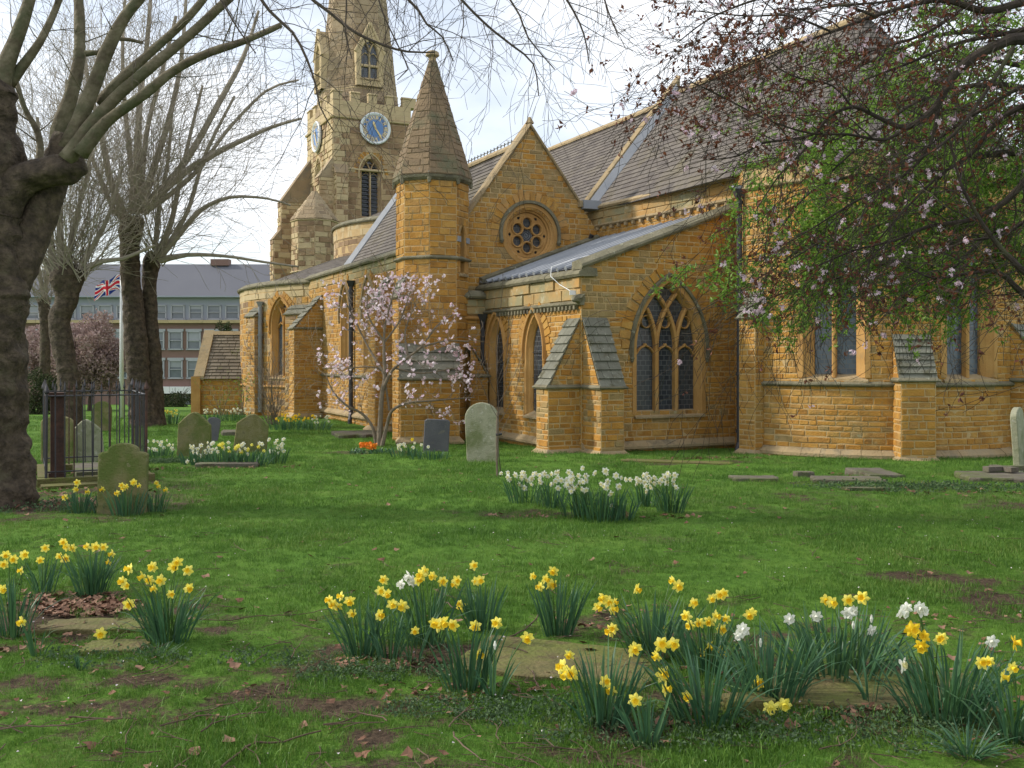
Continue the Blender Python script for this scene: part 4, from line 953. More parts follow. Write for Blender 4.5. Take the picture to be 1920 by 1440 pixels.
# stone outhouse with slate roof
oh = empty('stone_outhouse', (0, 0, 0), 'small ironstone outhouse with mossy stone slate roof left of the round nave', 'outhouse')
HY = 39.0; oz = lambda py: zat(py, HY); xa, xb = yof(372, HY), yof(500, HY)
ow = sub('front_wall', oh); f = flat(V2(xa, HY), V2(1, 0), V2(0, -1)); masonry(ow, f, -.6, oz(706), const(0, xb-xa), hr=(.16, .22), lr=(.3, .6), gap=.03, pr=.02)
sw_ = sub('side_wall', oh); f = flat(V2(xa, HY), V2(-.12, 1), V2(-1, -.1)); D_ = 2.6
masonry(sw_, f, -.6, oz(628), lambda z: [(0, D_)] if z < oz(706) else [(D_*.5*(z-oz(706))/(oz(625)-oz(706)), D_-D_*.5*(z-oz(706))/(oz(625)-oz(706)))], mk='pale', hr=(.2, .3), lr=(.3, .6))
mb = MB(); box(mb, (xa-.06, HY-.02, (-.6+oz(706))/2), .35, .3, oz(706)+.6); mb.build('quoin_pier', M['dress'], oh)
orf = sub('roof', oh); zl_, zh_ = oz(710), oz(624); run_ = 1.4; Lo = sqrt(run_**2+(zh_-zl_)**2)
up_ = Vector((0, run_/Lo, (zh_-zl_)/Lo)); nr_ = Vector((0, -(zh_-zl_)/Lo, run_/Lo))
mpO = lambda s, q, o=0: Vector((xa+s, HY-.12, zl_))+up_*q+nr_*o
masonry(orf, mpO, 0, Lo, const(.05, xb-xa), mk='otile', hr=(.13, .18), lr=(.22, .5), pr=.04, gap=.02, mode='tile', name='roof_tile', back='otile', backd=-.01)
mb = MB(); sweep(mb, [mpO(.05, -.05), mpO(.05, Lo)], [Vector((-1, 0, 0))]*2, [(-.2, 0), (.2, 0), (.2, .14), (-.2, .14)], .4); sweep(mb, [mpO(0, Lo), mpO(xb-xa, Lo)], [Vector((0, -1, 0))]*2, [(-.14, -.05), (.14, -.05), (.03, .1), (-.03, .1)], .5); mb.build('coping', M['verge'], oh)
mb = MB(); mb.add([mpO(0, Lo), mpO(xb-xa, Lo), Vector((xb, HY+2.8, zl_)), Vector((xa, HY+2.8, zl_))], [(0, 1, 2, 3)]); mb.build('rear_roof', M['otile'], oh)
# build the pieces of the outhouse
grp = defaultdict(MB)
for part, nm, mk, vs, fs, rnd, _s in REC:
    if part in (ow, sw_, orf): grp[(part, mk, nm)].add(vs, fs, rnd)
for (part, mk, nm), mb in grp.items(): mb.build({'stone': 'stonework', 'roof_tile': 'roof_tiling'}[nm], M[mk], part, kind='stuff')

# ------------------------------------------------------------------ flagpole
fp = G(228, 786); fp.y = 33.0; fp.x = yof(228, 33); fz = gz(fp.x, 33)
pole = empty('flagpole', (fp.x, fp.y, fz), 'tall white flagpole flying a flag beyond the railings', 'flagpole')
mb = MB(); tube(mb, [(fp.x, fp.y, fz), (fp.x, fp.y, zat(480, 33))], [.075, .045], 12); mb.build('pole', M['whitep'], pole, smooth=True)
mb = MB(); z = zat(478, 33); tube(mb, [(fp.x, fp.y, z-.05), (fp.x, fp.y, z), (fp.x, fp.y, z+.06)], [.02, .07, .02], 8); mb.build('finial', M['gold'], pole)
for nm_, c_ in (('flag_blue', (.02, .04, .22)), ('flag_red', (.55, .02, .04)), ('flag_white', (.75, .75, .75))): M[nm_] = mat(nm_, [c_, c_], rough=.8, bump=0, sub=.25)
flag = empty('union_flag', (fp.x-.05, fp.y, zat(518, 33)), 'red, white and blue Union flag blowing to the left of the white pole', 'flag')
mb = MB(); NXf, NZf = 72, 40; FL, FH = .95, .55
def fpt(i, j):
    a = i/NXf; b = j/NZf; return Vector((fp.x-.06-a*FL*.85, fp.y+.10*sin(a*9+b*1.5)*a, zat(515, 33)-b*FH*.9-a*.33+.04*sin(a*11)))
for i in range(NXf):
    for j in range(NZf):
        x = (i+.5)/NXf*60-30; y = (j+.5)/NZf*30-15; ax, ay = abs(x), abs(y); c = 0
        dd = abs(ax-2*ay)/sqrt(5)       # distance to the diagonals
        if dd < 3: c = 2
        sgn = (x*y > 0); e = (ax-2*ay)/sqrt(5)
        if (0 < e < 2 if sgn else -2 < e < 0): c = 1
        if ax < 5 or ay < 5: c = 2
        if ax < 3 or ay < 3: c = 1
        mb.add([fpt(i, j), fpt(i+1, j), fpt(i+1, j+1), fpt(i, j+1)], [(0, 1, 2, 3)], .5, c)
mb.build('flag_cloth', [M['flag_blue'], M['flag_red'], M['flag_white']], flag)

# ------------------------------------------------------------------ trees
def rv(): return Vector((U(-1, 1), U(-1, 1), U(-1, 1)))
def grow(mb, p, d, ln, r, lvl, P, tips):
    """a wandering shoot with side shoots"""
    step = P['step']*(.8 if lvl else 1); n = max(2, int(ln/step)); pts = [Vector(p)]; rads = [r]; d = Vector(d).normalized()
    for i in range(n):
        d = (d+rv()*P['wig']+Vector(P['pull'][lvl if lvl < len(P['pull']) else -1])).normalized()
        pts.append(pts[-1]+d*step*U(.7, 1.3)); rads.append(max(P['rmin'], r*(1-(i+1)/n*.8)))
        if lvl < P['lv'] and i >= P.get('skip', 0) and R() < P['kids'][lvl]:
            side = d.cross(rv()).normalized(); nd = (d*cos(P['ang'])+side*sin(P['ang'])).normalized()
            grow(mb, pts[-1], nd, ln*U(*P['ratio']), rads[-1]*.62, lvl+1, P, tips)
        if lvl >= P.get('tiplv', 1): tips.append((pts[-1].copy(), d.copy()))
    tube(mb, pts, rads, P['sides'][min(lvl, len(P['sides'])-1)], cap=False)
def limb(mb, pix, Y, P=None, tips=None, n=9, amp=.10, step=.12, twigs=0.0, tl=(.5, 1.2), tr=.012, twstart=.2, dirbias=(0, 0, 0), child=True):
    """pix: (px, py, width px, depth offset)"""
    pts = [W(a[0], a[1], Y+(a[3] if len(a) > 3 else 0)) for a in pix]; rads = [a[2]/2/F*(Y+(a[3] if len(a) > 3 else 0)) for a in pix]
    Pn, Rn = resample(pts, rads, step); tube(mb, Pn, Rn, n, amp=amp, fr=4)
    if twigs:
        m = len(Pn)
        for i in range(int(m*twstart), m-1):
            if R() < twigs:
                d = (Pn[i+1]-Pn[i]).normalized(); side = d.cross(rv()).normalized()
                grow(mb, Pn[i], (d*.7+side+Vector(dirbias)).normalized(), U(*tl), min(tr, Rn[i]*.6), 0, P, tips if tips is not None else [])
    return Pn, Rn
def leaves(mb, tips, per, size, spread, fold=.25, up=.2, long=1.6):
    for p, d in tips:
        for _ in range(per if isinstance(per, int) else (int(per)+(R() < per-int(per)))):
            c = p+rv()*spread; a = (rv()+d*.5+Vector((0, 0, up))).normalized(); b = a.cross(rv()).normalized(); n_ = a.cross(b)
            s = size*U(.6, 1.3); L_ = s*long
            mb.add([c, c+a*L_*.5+b*s*.42+n_*s*fold, c+a*L_, c+a*L_*.5-b*s*.42+n_*s*fold], [(0, 1, 2), (0, 2, 3)])
def blossoms(mb, tips, prob, size, spread, petals=5):
    for p, d in tips:
        if R() > prob: continue
        c0 = p+rv()*spread
        for _ in range(random.randint(1, 3)):
            c = c0+rv()*size; a = rv().normalized(); b = a.orthogonal().normalized(); e = a.cross(b); k0 = U(0, 6)
            s = size*U(.7, 1.2); rr_ = R()
            for k in range(petals):
                t = k0+2*pi*k/petals; q = b*cos(t)+e*sin(t); w_ = (b*cos(t+1.57)+e*sin(t+1.57))*s*.33
                mb.add([c, c+q*s*.6+w_+a*s*.25, c+q*s+a*s*.35, c+q*s*.6-w_+a*s*.25], [(0, 1, 2, 3)], rr_)
PW = dict(step=.16, wig=.16, pull=[(0, 0, .05), (0, 0, .03), (0, 0, 0)], rmin=.0022, lv=2, kids=[.42, .3], ang=.75, ratio=(.35, .6), sides=[4, 3, 3], tiplv=1)

# near plane tree at the left edge
plane = empty('plane_tree', (yof(-12, 11.3), 11.3, 0), 'massive gnarled bare plane tree at the left edge beside the railed tomb', 'tree')
PY_ = 11.3
mb = MB()
def trunk(mb, pix, Y, amp=.22, n=26, fr=2.2, step=.035):
    pts = [W(a[0], a[1], Y+(a[3] if len(a) > 3 else 0)) for a in pix]; rads = [a[2]/2/F*(Y+(a[3] if len(a) > 3 else 0)) for a in pix]
    Pn, Rn = resample(pts, rads, step); k = len(Pn)
    Rn = [r*(1+.05*noise.noise(p*5)) for r, p in zip(Rn, Pn)]; tube(mb, Pn, Rn, n*2, amp=amp, fr=fr, ridge=7.5)
trunk(mb, [(-38, 965, 240), (-32, 925, 190), (-28, 880, 155), (-26, 780, 138), (-26, 640, 142), (-34, 560, 176), (-32, 470, 158), (-34, 400, 140), (-16, 350, 110), (-5, 290, 90), (-8, 230, 70), (-5, 170, 80), (5, 150, 50)], PY_)
mb.build('trunk', M['bark'], plane, smooth=True)
mb = MB()
trunk(mb, [(8, 570, 70, .1), (32, 500, 80, .1), (58, 450, 66, .2), (80, 390, 60, .25), (95, 340, 66, .3), (118, 300, 70, .3), (132, 255, 60, .3)], PY_, amp=.18)
trunk(mb, [(-20, 420, 110), (10, 370, 80), (50, 335, 62), (95, 322, 58), (130, 318, 62), (152, 318, 36), (162, 324, 10)], PY_, amp=.2)
mb.build('main_limb', M['bark'], plane, smooth=True)
LB = [[(115, 300, 40, .3), (112, 245, 34, .3), (130, 190, 26, .3), (147, 120, 22, .35), (150, 60, 20, .4), (146, -40, 17, .5), (140, -300, 12, .9)],
      [(130, 280, 40), (150, 225, 30), (180, 150, 26), (205, 85, 24), (235, 30, 21), (275, -20, 18), (340, -120, 12)],
      [(125, 300, 34, -.1), (165, 245, 28, -.1), (215, 185, 24, -.1), (290, 120, 20, -.1), (360, 62, 18, 0), (440, -12, 15, 0), (540, -90, 10, 0)],
      [(150, 290, 30, -.2), (200, 228, 22, -.2), (260, 185, 19, -.3), (330, 130, 17, -.3), (395, 98, 16, -.4), (455, 78, 13, -.4), (527, 47, 10, -.5)],
      [(185, 195, 24, .2), (235, 140, 18, .2), (290, 92, 16, .3), (345, 40, 15, .3), (395, -20, 12, .3), (460, -120, 8, .3)],
      [(-5, 170, 50), (12, 120, 34), (28, 80, 26), (50, 20, 22), (70, -60, 18), (95, -220, 10)],
      [(15, 160, 24, .1), (45, 120, 18, .1), (75, 78, 15, .1), (105, 15, 13, .2), (130, -60, 9, .2)],
      [(60, 400, 18, .6), (75, 270, 13, .8), (45, 200, 10, .8), (25, 130, 8, .9)],
      [(160, 100, 12, .3), (185, 98, 9, .3), (215, 72, 8, .3), (268, 80, 6, .3)]]
for pix in LB:
    mb = MB(); limb(mb, pix, PY_, PW, n=12, amp=.16, twigs=.34, tl=(.4, 1.3), tr=.009); mb.build('limb', M['limb'], plane, smooth=True)

PT = dict(step=.26, wig=.15, pull=[(0, 0, .04), (.0, 0, -.01), (0, 0, -.02)], rmin=.0048, lv=2, kids=[.55, .36], ang=.6, ratio=(.3, .55), sides=[4, 3, 3], tiplv=1)
def pollard(px, pyb, Y, label, trunkpix, shoots, extra=14, P=PT):
    t = empty('pollarded_tree', (yof(px, Y), Y, gz0(Y)), label, 'tree', 'pollarded trees along the left side'); mb = MB()
    for tp in trunkpix: trunk(mb, [(a[0], a[1], a[2]*.88)+tuple(a[3:]) for a in tp], Y, amp=.16, n=18, fr=1.6, step=.05)
    mb.build('trunk', M['bark'], t, smooth=True)
    mb = MB(); cr_ = []
    for sh in shoots: limb(mb, [(q_[0], q_[1], q_[2]*1.2)+tuple(q_[3:]) for q_ in sh], Y, P, n=6, amp=.05, step=.3, twigs=.85, tl=(.8, 2.6), tr=.011, twstart=.12)
    mb.build('branch', M['limb2'], t, kind=None)
    mb = MB()
    for (kx, ky) in [(tp[-1][0], tp[-1][1]) for tp in trunkpix]:
        for _ in range(extra):
            a = U(-1.5, 1.5); p = W(kx+U(-14, 14), ky+U(-5, 25), Y+U(-.3, .3)); grow(mb, p, Vector((sin(a)*.9, U(-.6, .6), .45+cos(a))), U(2.5, 7.0), U(.010, .022), 0, P, [])
    mb.build('crown_twigs', M['limb2'], t, kind='stuff')
pollard(262, 795, 29, 'pollarded tree with a thick ribbed double trunk just right of the white flagpole',
        [[(275, 812, 80), (272, 790, 62), (262, 740, 52), (258, 680, 50), (252, 600, 44), (246, 540, 40), (243, 480, 40), (246, 430, 50), (250, 405, 40)], [(292, 812, 50, .4), (290, 760, 40, .4), (288, 680, 34, .4), (282, 600, 30, .4), (280, 540, 28, .4), (284, 490, 34, .4), (292, 478, 24, .4)]],
        [[(235, 410, 16), (205, 330, 11), (190, 250, 9), (165, 150, 7), (150, 40, 5)], [(250, 400, 18), (258, 300, 12), (262, 190, 10), (275, 90, 8), (285, -40, 5)],
         [(262, 395, 16), (290, 310, 11), (318, 220, 9), (340, 110, 7), (350, -20, 5)], [(268, 390, 18), (315, 345, 13), (362, 280, 10), (412, 190, 9), (455, 110, 7), (485, 20, 4)],
         [(270, 395, 16), (330, 335, 12), (400, 290, 10), (450, 265, 8), (510, 238, 6), (565, 222, 4)], [(295, 480, 14), (320, 420, 9), (335, 350, 8), (355, 260, 6), (380, 160, 4)],
         [(298, 482, 14), (340, 435, 9), (375, 395, 8), (430, 370, 6), (500, 372, 4), (545, 385, 3)], [(300, 488, 12), (350, 478, 7), (420, 480, 5), (500, 492, 4), (560, 500, 3)],
         [(240, 420, 12), (215, 395, 9), (190, 340, 7), (170, 290, 6), (130, 200, 4)], [(262, 400, 10), (275, 250, 8), (300, 150, 7), (330, 30, 5)], [(255, 400, 10), (240, 260, 8), (230, 120, 6), (235, -20, 4)],
         [(290, 470, 9), (300, 380, 7), (315, 300, 6), (325, 180, 4)], [(300, 480, 9), (350, 400, 7), (385, 290, 6), (440, 180, 4)], [(270, 400, 9), (360, 330, 7), (430, 240, 5), (500, 170, 4), (560, 150, 3)]], 24)
pollard(122, 790, 27, 'pollarded tree with knobbly trunk standing left of the white flagpole',
        [[(128, 800, 64), (130, 770, 50), (128, 700, 44), (118, 650, 44), (112, 600, 44), (125, 560, 44), (122, 520, 62), (115, 505, 50)], [(128, 560, 30), (145, 530, 26), (152, 505, 22)]],
        [[(105, 510, 14), (90, 430, 9), (80, 330, 7), (70, 220, 5)], [(115, 505, 14), (112, 400, 9), (118, 290, 7), (125, 150, 5)], [(125, 505, 12), (140, 420, 8), (165, 320, 6), (180, 200, 4)], [(150, 505, 12), (175, 460, 8), (205, 400, 6), (230, 310, 5)],
         [(150, 508, 12), (190, 490, 8), (230, 485, 6), (290, 460, 4)], [(95, 515, 10), (80, 480, 8), (60, 440, 6), (30, 390, 5)]], 32)
P2 = dict(PT); P2['rmin'] = .007
pollard(60, 760, 44, 'small distant pollarded tree between the big plane tree and the knobbly pollard', [[(86, 770, 28), (84, 700, 22), (84, 600, 20), (82, 560, 24)]], [[(82, 560, 8), (70, 480, 6), (65, 380, 4)], [(82, 560, 8), (95, 470, 6), (100, 360, 4)]], 24, P2)
# branches hanging in from above
POV = dict(step=.10, wig=.20, pull=[(0, 0, -.09), (0, 0, -.05), (0, 0, -.03)], rmin=.0017, lv=2, kids=[.45, .36], ang=.8, ratio=(.35, .6), sides=[4, 3, 3], tiplv=1)
OV = [([(455, -60, 7), (505, 20, 6), (548, 60, 5.5), (575, 110, 5), (592, 160, 4), (600, 200, 3), (625, 245, 2)], 7.5), ([(560, -30, 7), (620, 25, 6), (665, 60, 5.5), (720, 85, 5), (765, 97, 4), (815, 98, 2.5)], 7.8),
      ([(735, -40, 6), (785, 20, 5), (800, 45, 4), (830, 70, 3), (850, 115, 2.5)], 8.0), ([(845, -30, 5), (905, 40, 4.5), (960, 85, 4), (1000, 120, 3), (1010, 180, 2)], 8.2), ([(940, -30, 4), (975, 30, 3.5), (990, 70, 3), (1040, 130, 2)], 8.2),
      ([(1040, -40, 5), (1075, 20, 4), (1095, 65, 3), (1105, 120, 2)], 8.4), ([(700, -30, 4), (720, 30, 3), (765, 130, 2.5), (745, 150, 2)], 7.8), ([(1120, -40, 4), (1140, 20, 3), (1160, 70, 2)], 8.5), ([(380, -60, 5), (420, 10, 4), (450, 60, 3), (480, 100, 2)], 7.2), ([(645, -30, 4), (648, 60, 3), (660, 110, 2)], 7.9)]
for k, (pix, Y) in enumerate(OV):
    pass
ovt = empty('overhanging_branches', tuple(W(760, -40, 7.9)), 'thin bare drooping branch tips hanging in from above against the sky', 'tree branches')
for pix, Y in OV:
    mb = MB(); pix = [(pix[0][0]-60, pix[0][1]-130, pix[0][2]*1.4)]+list(pix)
    limb(mb, pix, Y, POV, n=6, amp=.05, step=.08, twigs=.85, tl=(.3, 1.05), tr=.0045, twstart=.1, dirbias=(.2, 0, -.25)); mb.build('branch', M['twig'], ovt)

# ornamental cherry overhanging the right side
ch = empty('cherry_tree', (yof(2150, 7.6), 7.6, 0), 'spreading cherry tree overhanging the right side with purple leaves and pink blossom', 'tree')
PC = dict(step=.085, wig=.24, pull=[(-.03, 0, -.07), (0, 0, -.05), (0, 0, -.06)], rmin=.0021, lv=2, kids=[.50, .40], ang=.75, ratio=(.35, .62), sides=[4, 3, 3], tiplv=0)
CY = 7.6
mb = MB(); trunk(mb, [(2160, 1180, 150), (2150, 1000, 120), (2120, 700, 110), (2090, 450, 100), (2080, 250, 90), (2060, 60, 60)], CY, n=16); mb.build('trunk', M['pbark'], ch, smooth=True)
CL = [([(2080, 260, 60), (1990, 110, 32), (1920, 72, 24), (1870, 85, 20), (1815, 115, 17), (1782, 150, 15), (1752, 203, 13), (1700, 238, 11), (1650, 222, 8), (1600, 200, 7), (1550, 222, 6), (1530, 250, 5), (1480, 262, 5), (1430, 268, 4), (1385, 292, 3), (1330, 300, 2)], 0),
      ([(1705, 236, 8), (1660, 262, 6), (1590, 252, 5), (1520, 250, 4), (1440, 225, 3), (1370, 190, 3), (1290, 150, 2)], -.2),
      ([(2080, 400, 40), (1960, 330, 20), (1918, 345, 14), (1885, 378, 12), (1820, 412, 10), (1740, 425, 7), (1680, 450, 5), (1600, 470, 4), (1530, 500, 3)], .3),
      ([(2085, 560, 36), (1960, 570, 16), (1915, 548, 12), (1870, 510, 9), (1800, 515, 6), (1750, 522, 4), (1700, 500, 3)], .1), ([(2080, 480, 30), (1950, 520, 14), (1900, 490, 11), (1860, 445, 9), (1830, 400, 7), (1800, 340, 5), (1780, 260, 3)], -.3),
      ([(2060, 60, 40), (1960, 0, 18), (1850, 20, 14), (1760, 0, 10), (1640, 30, 7), (1560, 60, 5), (1470, 90, 3), (1380, 130, 2)], .2), ([(1990, 30, 20), (1900, -30, 14), (1750, -60, 10), (1600, -40, 7), (1450, -10, 5), (1340, 30, 3), (1270, 80, 2)], .4),
      ([(1760, 200, 8), (1740, 280, 6), (1680, 340, 5), (1600, 380, 4), (1520, 430, 3), (1450, 470, 2)], .1), ([(1530, 255, 5), (1500, 290, 4), (1460, 330, 3), (1420, 390, 2)], -.1), ([(2070, 300, 30), (1960, 200, 14), (1880, 220, 9), (1820, 290, 7), (1760, 330, 5), (1690, 400, 4), (1630, 470, 2)], .5),
      ([(1900, 90, 10), (1850, 170, 7), (1790, 250, 6), (1720, 300, 4), (1660, 320, 3)], -.4), ([(1600, 205, 5), (1560, 160, 4), (1480, 140, 3), (1400, 80, 2)], .2), ([(2050, 20, 20), (1900, 60, 9), (1800, 80, 7), (1700, 120, 5), (1620, 150, 3)], .6), ([(1980, -60, 14), (1860, -20, 8), (1740, 60, 6), (1650, 90, 4), (1570, 120, 3)], .8), ([(2060, 200, 16), (1940, 160, 9), (1850, 200, 7), (1760, 260, 5), (1700, 300, 3)], .9), ([(1900, -80, 10), (1780, -30, 7), (1680, 0, 5), (1580, 10, 4), (1480, 20, 2)], -.3), ([(2060, 380, 14), (1950, 400, 8), (1880, 440, 6), (1790, 460, 4), (1700, 520, 2)], .9), ([(1560, 60, 5), (1480, 30, 4), (1400, 30, 3), (1300, 20, 2)], -.1), ([(1640, 30, 6), (1560, 10, 4), (1460, 60, 3), (1350, 60, 2)], -.2)]
tipsP = []
for pix, dy in CL:
    mb = MB(); limb(mb, pix, CY+dy, PC, tipsP, n=9, amp=.10, step=.07, twigs=1.0, tl=(.3, 1.15), tr=.006, twstart=.15, dirbias=(-.15, 0, -.12)); mb.build('branch', M['pbark'], ch)
vis = [t for t in tipsP if 0 < t[0].y]
def proj(p): return 960+F*p.x/p.y, HZ-F*(p.z-CH)/p.y
mb = MB(); leaves(mb, [t for t in vis if R() < (.19 if proj(t[0])[1] < 260 else .10) and noise.noise(t[0]*2.2) > -.3], 3, .027, .012); mb.build('purple_leaves', M['pleaf'], ch, kind='stuff')
mb = MB(); [blossoms(mb, [t]*3, 1, .0175, .018) for t in vis if noise.noise(t[0]*2.5+Vector((7, 0, 0))) > 0 and R() < .034]; mb.build('pink_blossoms', M['bloss'], ch, kind='stuff')
# green-leaved tree behind it
gt = empty('young_leafed_tree', (yof(2120, 10.5), 10.5, 0), 'bright green fine-leaved tree behind the cherry branches at the right', 'tree')
PG = dict(step=.13, wig=.22, pull=[(-.02, 0, -.10), (0, 0, -.10), (0, 0, -.10)], rmin=.0025, lv=2, kids=[.52, .40], ang=.7, ratio=(.35, .6), sides=[4, 3, 3], tiplv=0)
mb = MB(); trunk(mb, [(2150, 1000, 120), (2130, 700, 90), (2110, 400, 80), (2090, 150, 60)], 10.5, n=14); mb.build('trunk', M['pbark'], gt, smooth=True)
GL = [([(2110, 400, 40), (1980, 300, 18), (1850, 290, 12), (1720, 330, 9), (1620, 380, 6), (1540, 440, 4), (1470, 490, 3)], 0), ([(2110, 450, 40), (1960, 420, 16), (1850, 440, 11), (1740, 470, 8), (1640, 500, 6), (1560, 520, 4), (1500, 560, 3)], .4), ([(2100, 300, 36), (1950, 180, 16), (1830, 160, 10), (1720, 190, 7), (1640, 250, 5), (1560, 320, 3)], -.2),
      ([(2090, 200, 30), (1940, 80, 14), (1800, 60, 9), (1690, 90, 6), (1600, 130, 4), (1540, 160, 3)], .3), ([(1720, 330, 8), (1600, 330, 6), (1520, 360, 4), (1460, 430, 3), (1410, 480, 2)], .2), ([(1850, 440, 8), (1790, 500, 6), (1740, 530, 4), (1690, 560, 3)], -.3), ([(1560, 440, 4), (1460, 500, 3), (1380, 545, 2), (1300, 590, 1.5)], -.4), ([(1650, 500, 5), (1540, 530, 4), (1440, 560, 3), (1360, 600, 2)], .1), ([(1850, 290, 9), (1780, 380, 7), (1700, 430, 5), (1620, 440, 3)], .6), ([(2050, 350, 20), (1930, 340, 12), (1850, 350, 8), (1780, 420, 5), (1750, 480, 3)], .8), ([(1620, 250, 6), (1560, 300, 4), (1500, 380, 3)], .6), ([(2080, 250, 20), (1930, 220, 10), (1860, 240, 7), (1790, 300, 5), (1730, 380, 3)], 1.0), ([(2080, 150, 20), (1900, 120, 10), (1820, 110, 7), (1740, 150, 5), (1680, 210, 3)], .9), ([(2090, 480, 20), (1950, 500, 9), (1870, 480, 6), (1810, 520, 4), (1770, 570, 3)], .7), ([(1720, 330, 6), (1660, 400, 5), (1600, 480, 4), (1560, 560, 3)], .8)]
tipsG = []
for pix, dy in GL:
    mb = MB(); limb(mb, pix, 10.5+dy, PG, tipsG, n=7, amp=.08, step=.1, twigs=1.0, tl=(.35, 1.3), tr=.006, twstart=.12, dirbias=(-.1, 0, -.15)); mb.build('branch', M['pbark'], gt)
def inzone(p):
    x, y = proj(p); lim = 640 if x > 1480 else (560+80*(x-1300)/180)
    return y < lim+50*noise.noise(Vector((x*.02, 0, 0))) and R() < ((1 if y < 560 else .6) if x > 1500 else .45)
NGL = 6
mb = MB(); leaves(mb, [t for t in tipsG if inzone(t[0])], NGL, .030, .035, long=2.2); mb.build('green_leaves', M['gleaf'], gt, kind='stuff')

# magnolia
b0 = G(712, 836); MY = b0.y
mg_ = empty('magnolia_tree', tuple(b0), 'small spreading magnolia in pink flower on the lawn before the turret', 'tree')
PM = dict(step=.14, wig=.22, pull=[(0, 0, .03), (0, 0, .03), (0, 0, .03)], rmin=.0042, lv=2, kids=[.6, .5], ang=.7, ratio=(.35, .6), sides=[5, 3, 3], tiplv=1)
ML = [[(711, 840, 12), (713, 790, 10), (716, 740, 9), (722, 705, 8), (720, 660, 6), (722, 610, 4), (735, 560, 3), (740, 530, 2)], [(718, 730, 8), (735, 695, 6, -.1), (765, 670, 5, -.2), (790, 650, 4, -.3), (820, 610, 3, -.3), (850, 590, 2)],
      [(716, 838, 9, -.1), (725, 800, 7, -.1), (735, 770, 6, -.2), (765, 755, 5, -.3), (800, 752, 4, -.4), (850, 748, 3), (890, 745, 2)], [(706, 838, 8, .1), (698, 800, 6, .1), (678, 775, 5, .1), (650, 760, 4, 0), (625, 735, 3, 0), (610, 700, 2)],
      [(720, 700, 6), (690, 650, 4, .2), (665, 600, 3, .3), (650, 570, 2)], [(730, 770, 5), (722, 720, 4), (708, 690, 3), (640, 690, 2, -.3), (605, 690, 2)], [(765, 670, 4, -.2), (760, 620, 3, 0), (780, 570, 2)], [(780, 655, 4), (830, 640, 3), (880, 640, 2)], [(720, 640, 4), (690, 590, 3), (690, 540, 2)], [(722, 640, 4), (750, 600, 3), (770, 545, 2)], [(740, 690, 4), (790, 700, 3), (850, 690, 2)]]
tm = []
for pix in ML:
    mb = MB(); limb(mb, pix, MY, PM, tm, n=7, amp=.08, step=.09, twigs=1.0, tl=(.3, .95), tr=.007, twstart=.35); mb.build('branch', M['mbark'], mg_)
def inm(p):
    x, y = proj(p); return 515 < y < 800 and 595 < x < 893
mb = MB(); blossoms(mb, [t for t in tm if inm(t[0]) and noise.noise(t[0]*1.3) > -.3], .58, .040, .035, 6); mb.build('blossoms', M['mag'], mg_, kind='stuff')

# bare shrub by the round nave, climbing plant, far cherry, evergreens
def shrub(px, py, Y, n, h, mkey, name, label, cat, lean=.5, P=None, leafm=None, lsize=.03, per=1, rad=.012):
    b = V2(yof(px, Y), Y); z = gz0(Y); t = empty(name, (b.x, b.y, z), label, cat); mb = MB(); tp = []
    P = P or dict(step=.18, wig=.16, pull=[(0, 0, .06), (0, 0, .02)], rmin=.004, lv=2, kids=[.4, .3], ang=.5, ratio=(.35, .6), sides=[4, 3, 3], tiplv=1)
    for _ in range(n): grow(mb, Vector((b.x+U(-.15, .15), b.y+U(-.15, .15), z)), Vector((U(-lean, lean), U(-lean, lean), 1)), U(.6, 1)*h, rad, 0, P, tp)
    mb.build('stems', M[mkey], t)
    if leafm: mb = MB(); leaves(mb, tp, per, lsize, .06); mb.build('leaves', M[leafm], t, kind='stuff')
    return t
shrub(513, 800, 29.5, 30, 2.3, 'mbark', 'bare_shrub', 'leafless many-stemmed shrub before the round nave wall', 'shrub', .55, leafm=None)
shrub(415, 772, 37, 9, 1.6, 'mbark', 'climbing_shrub', 'straggly green shrub against the stone outhouse wall', 'shrub', .6, leafm='gleaf', lsize=.04)
shrub(455, 780, 36, 6, 1.4, 'mbark', 'climbing_shrub', 'thin yellow-green shrub at the right end of the outhouse wall', 'shrub', .6, leafm='gleaf', lsize=.05)
def crown_tree(px, Y, zc, rx, rz, label, leafm, nleaf, lsize, name='tree', cat='tree', gaps=.1, tr=.12):
    x = yof(px, Y); z0_ = gz0(Y); t = empty(name, (x, Y, z0_), label, cat); mb = MB(); tube(mb, [(x, Y, z0_), (x+.1, Y, z0_+(zc-z0_)*.5), (x, Y, zc)], [tr, tr*.8, tr*.4], 8, amp=.2)
    P = dict(step=.4, wig=.18, pull=[(0, 0, .02)], rmin=.008, lv=1, kids=[.6], ang=.6, ratio=(.4, .6), sides=[4, 3], tiplv=0); tp = []
    for _ in range(26): grow(mb, (x, Y, z0_+(zc-z0_)*U(.4, .9)), Vector((U(-1, 1), U(-1, 1), U(-.1, 1))), rx*U(.7, 1.05), tr*.3, 0, P, tp)
    mb.build('trunk', M['twig'], t); mb = MB(); k = 0
    while k < nleaf:
        a = rv()
        if a.length > 1: continue
        p = Vector((x+a.x*rx, Y+a.y*rx, zc+a.z*rz)); q = noise.noise(p*.9)
        if a.length > .72+q*.5 or noise.noise(p*1.7) < -.28+gaps: continue
        leaves(mb, [(p, a)], 1, lsize, .03, long=1.2); k += 1
    mb.build('crown', M[leafm], t, kind='stuff'); return t
crown_tree(168, 48, 1.6, 2.6, 2.5, 'pinkish brown flowering cherry behind the flagpole', 'cherry', 15000, .12, 'flowering_cherry')
crown_tree(95, 50, 1.6, 2.4, 2.0, 'pinkish brown flowering cherry half hidden by the big plane trunk', 'cherry', 9000, .12, 'flowering_cherry')
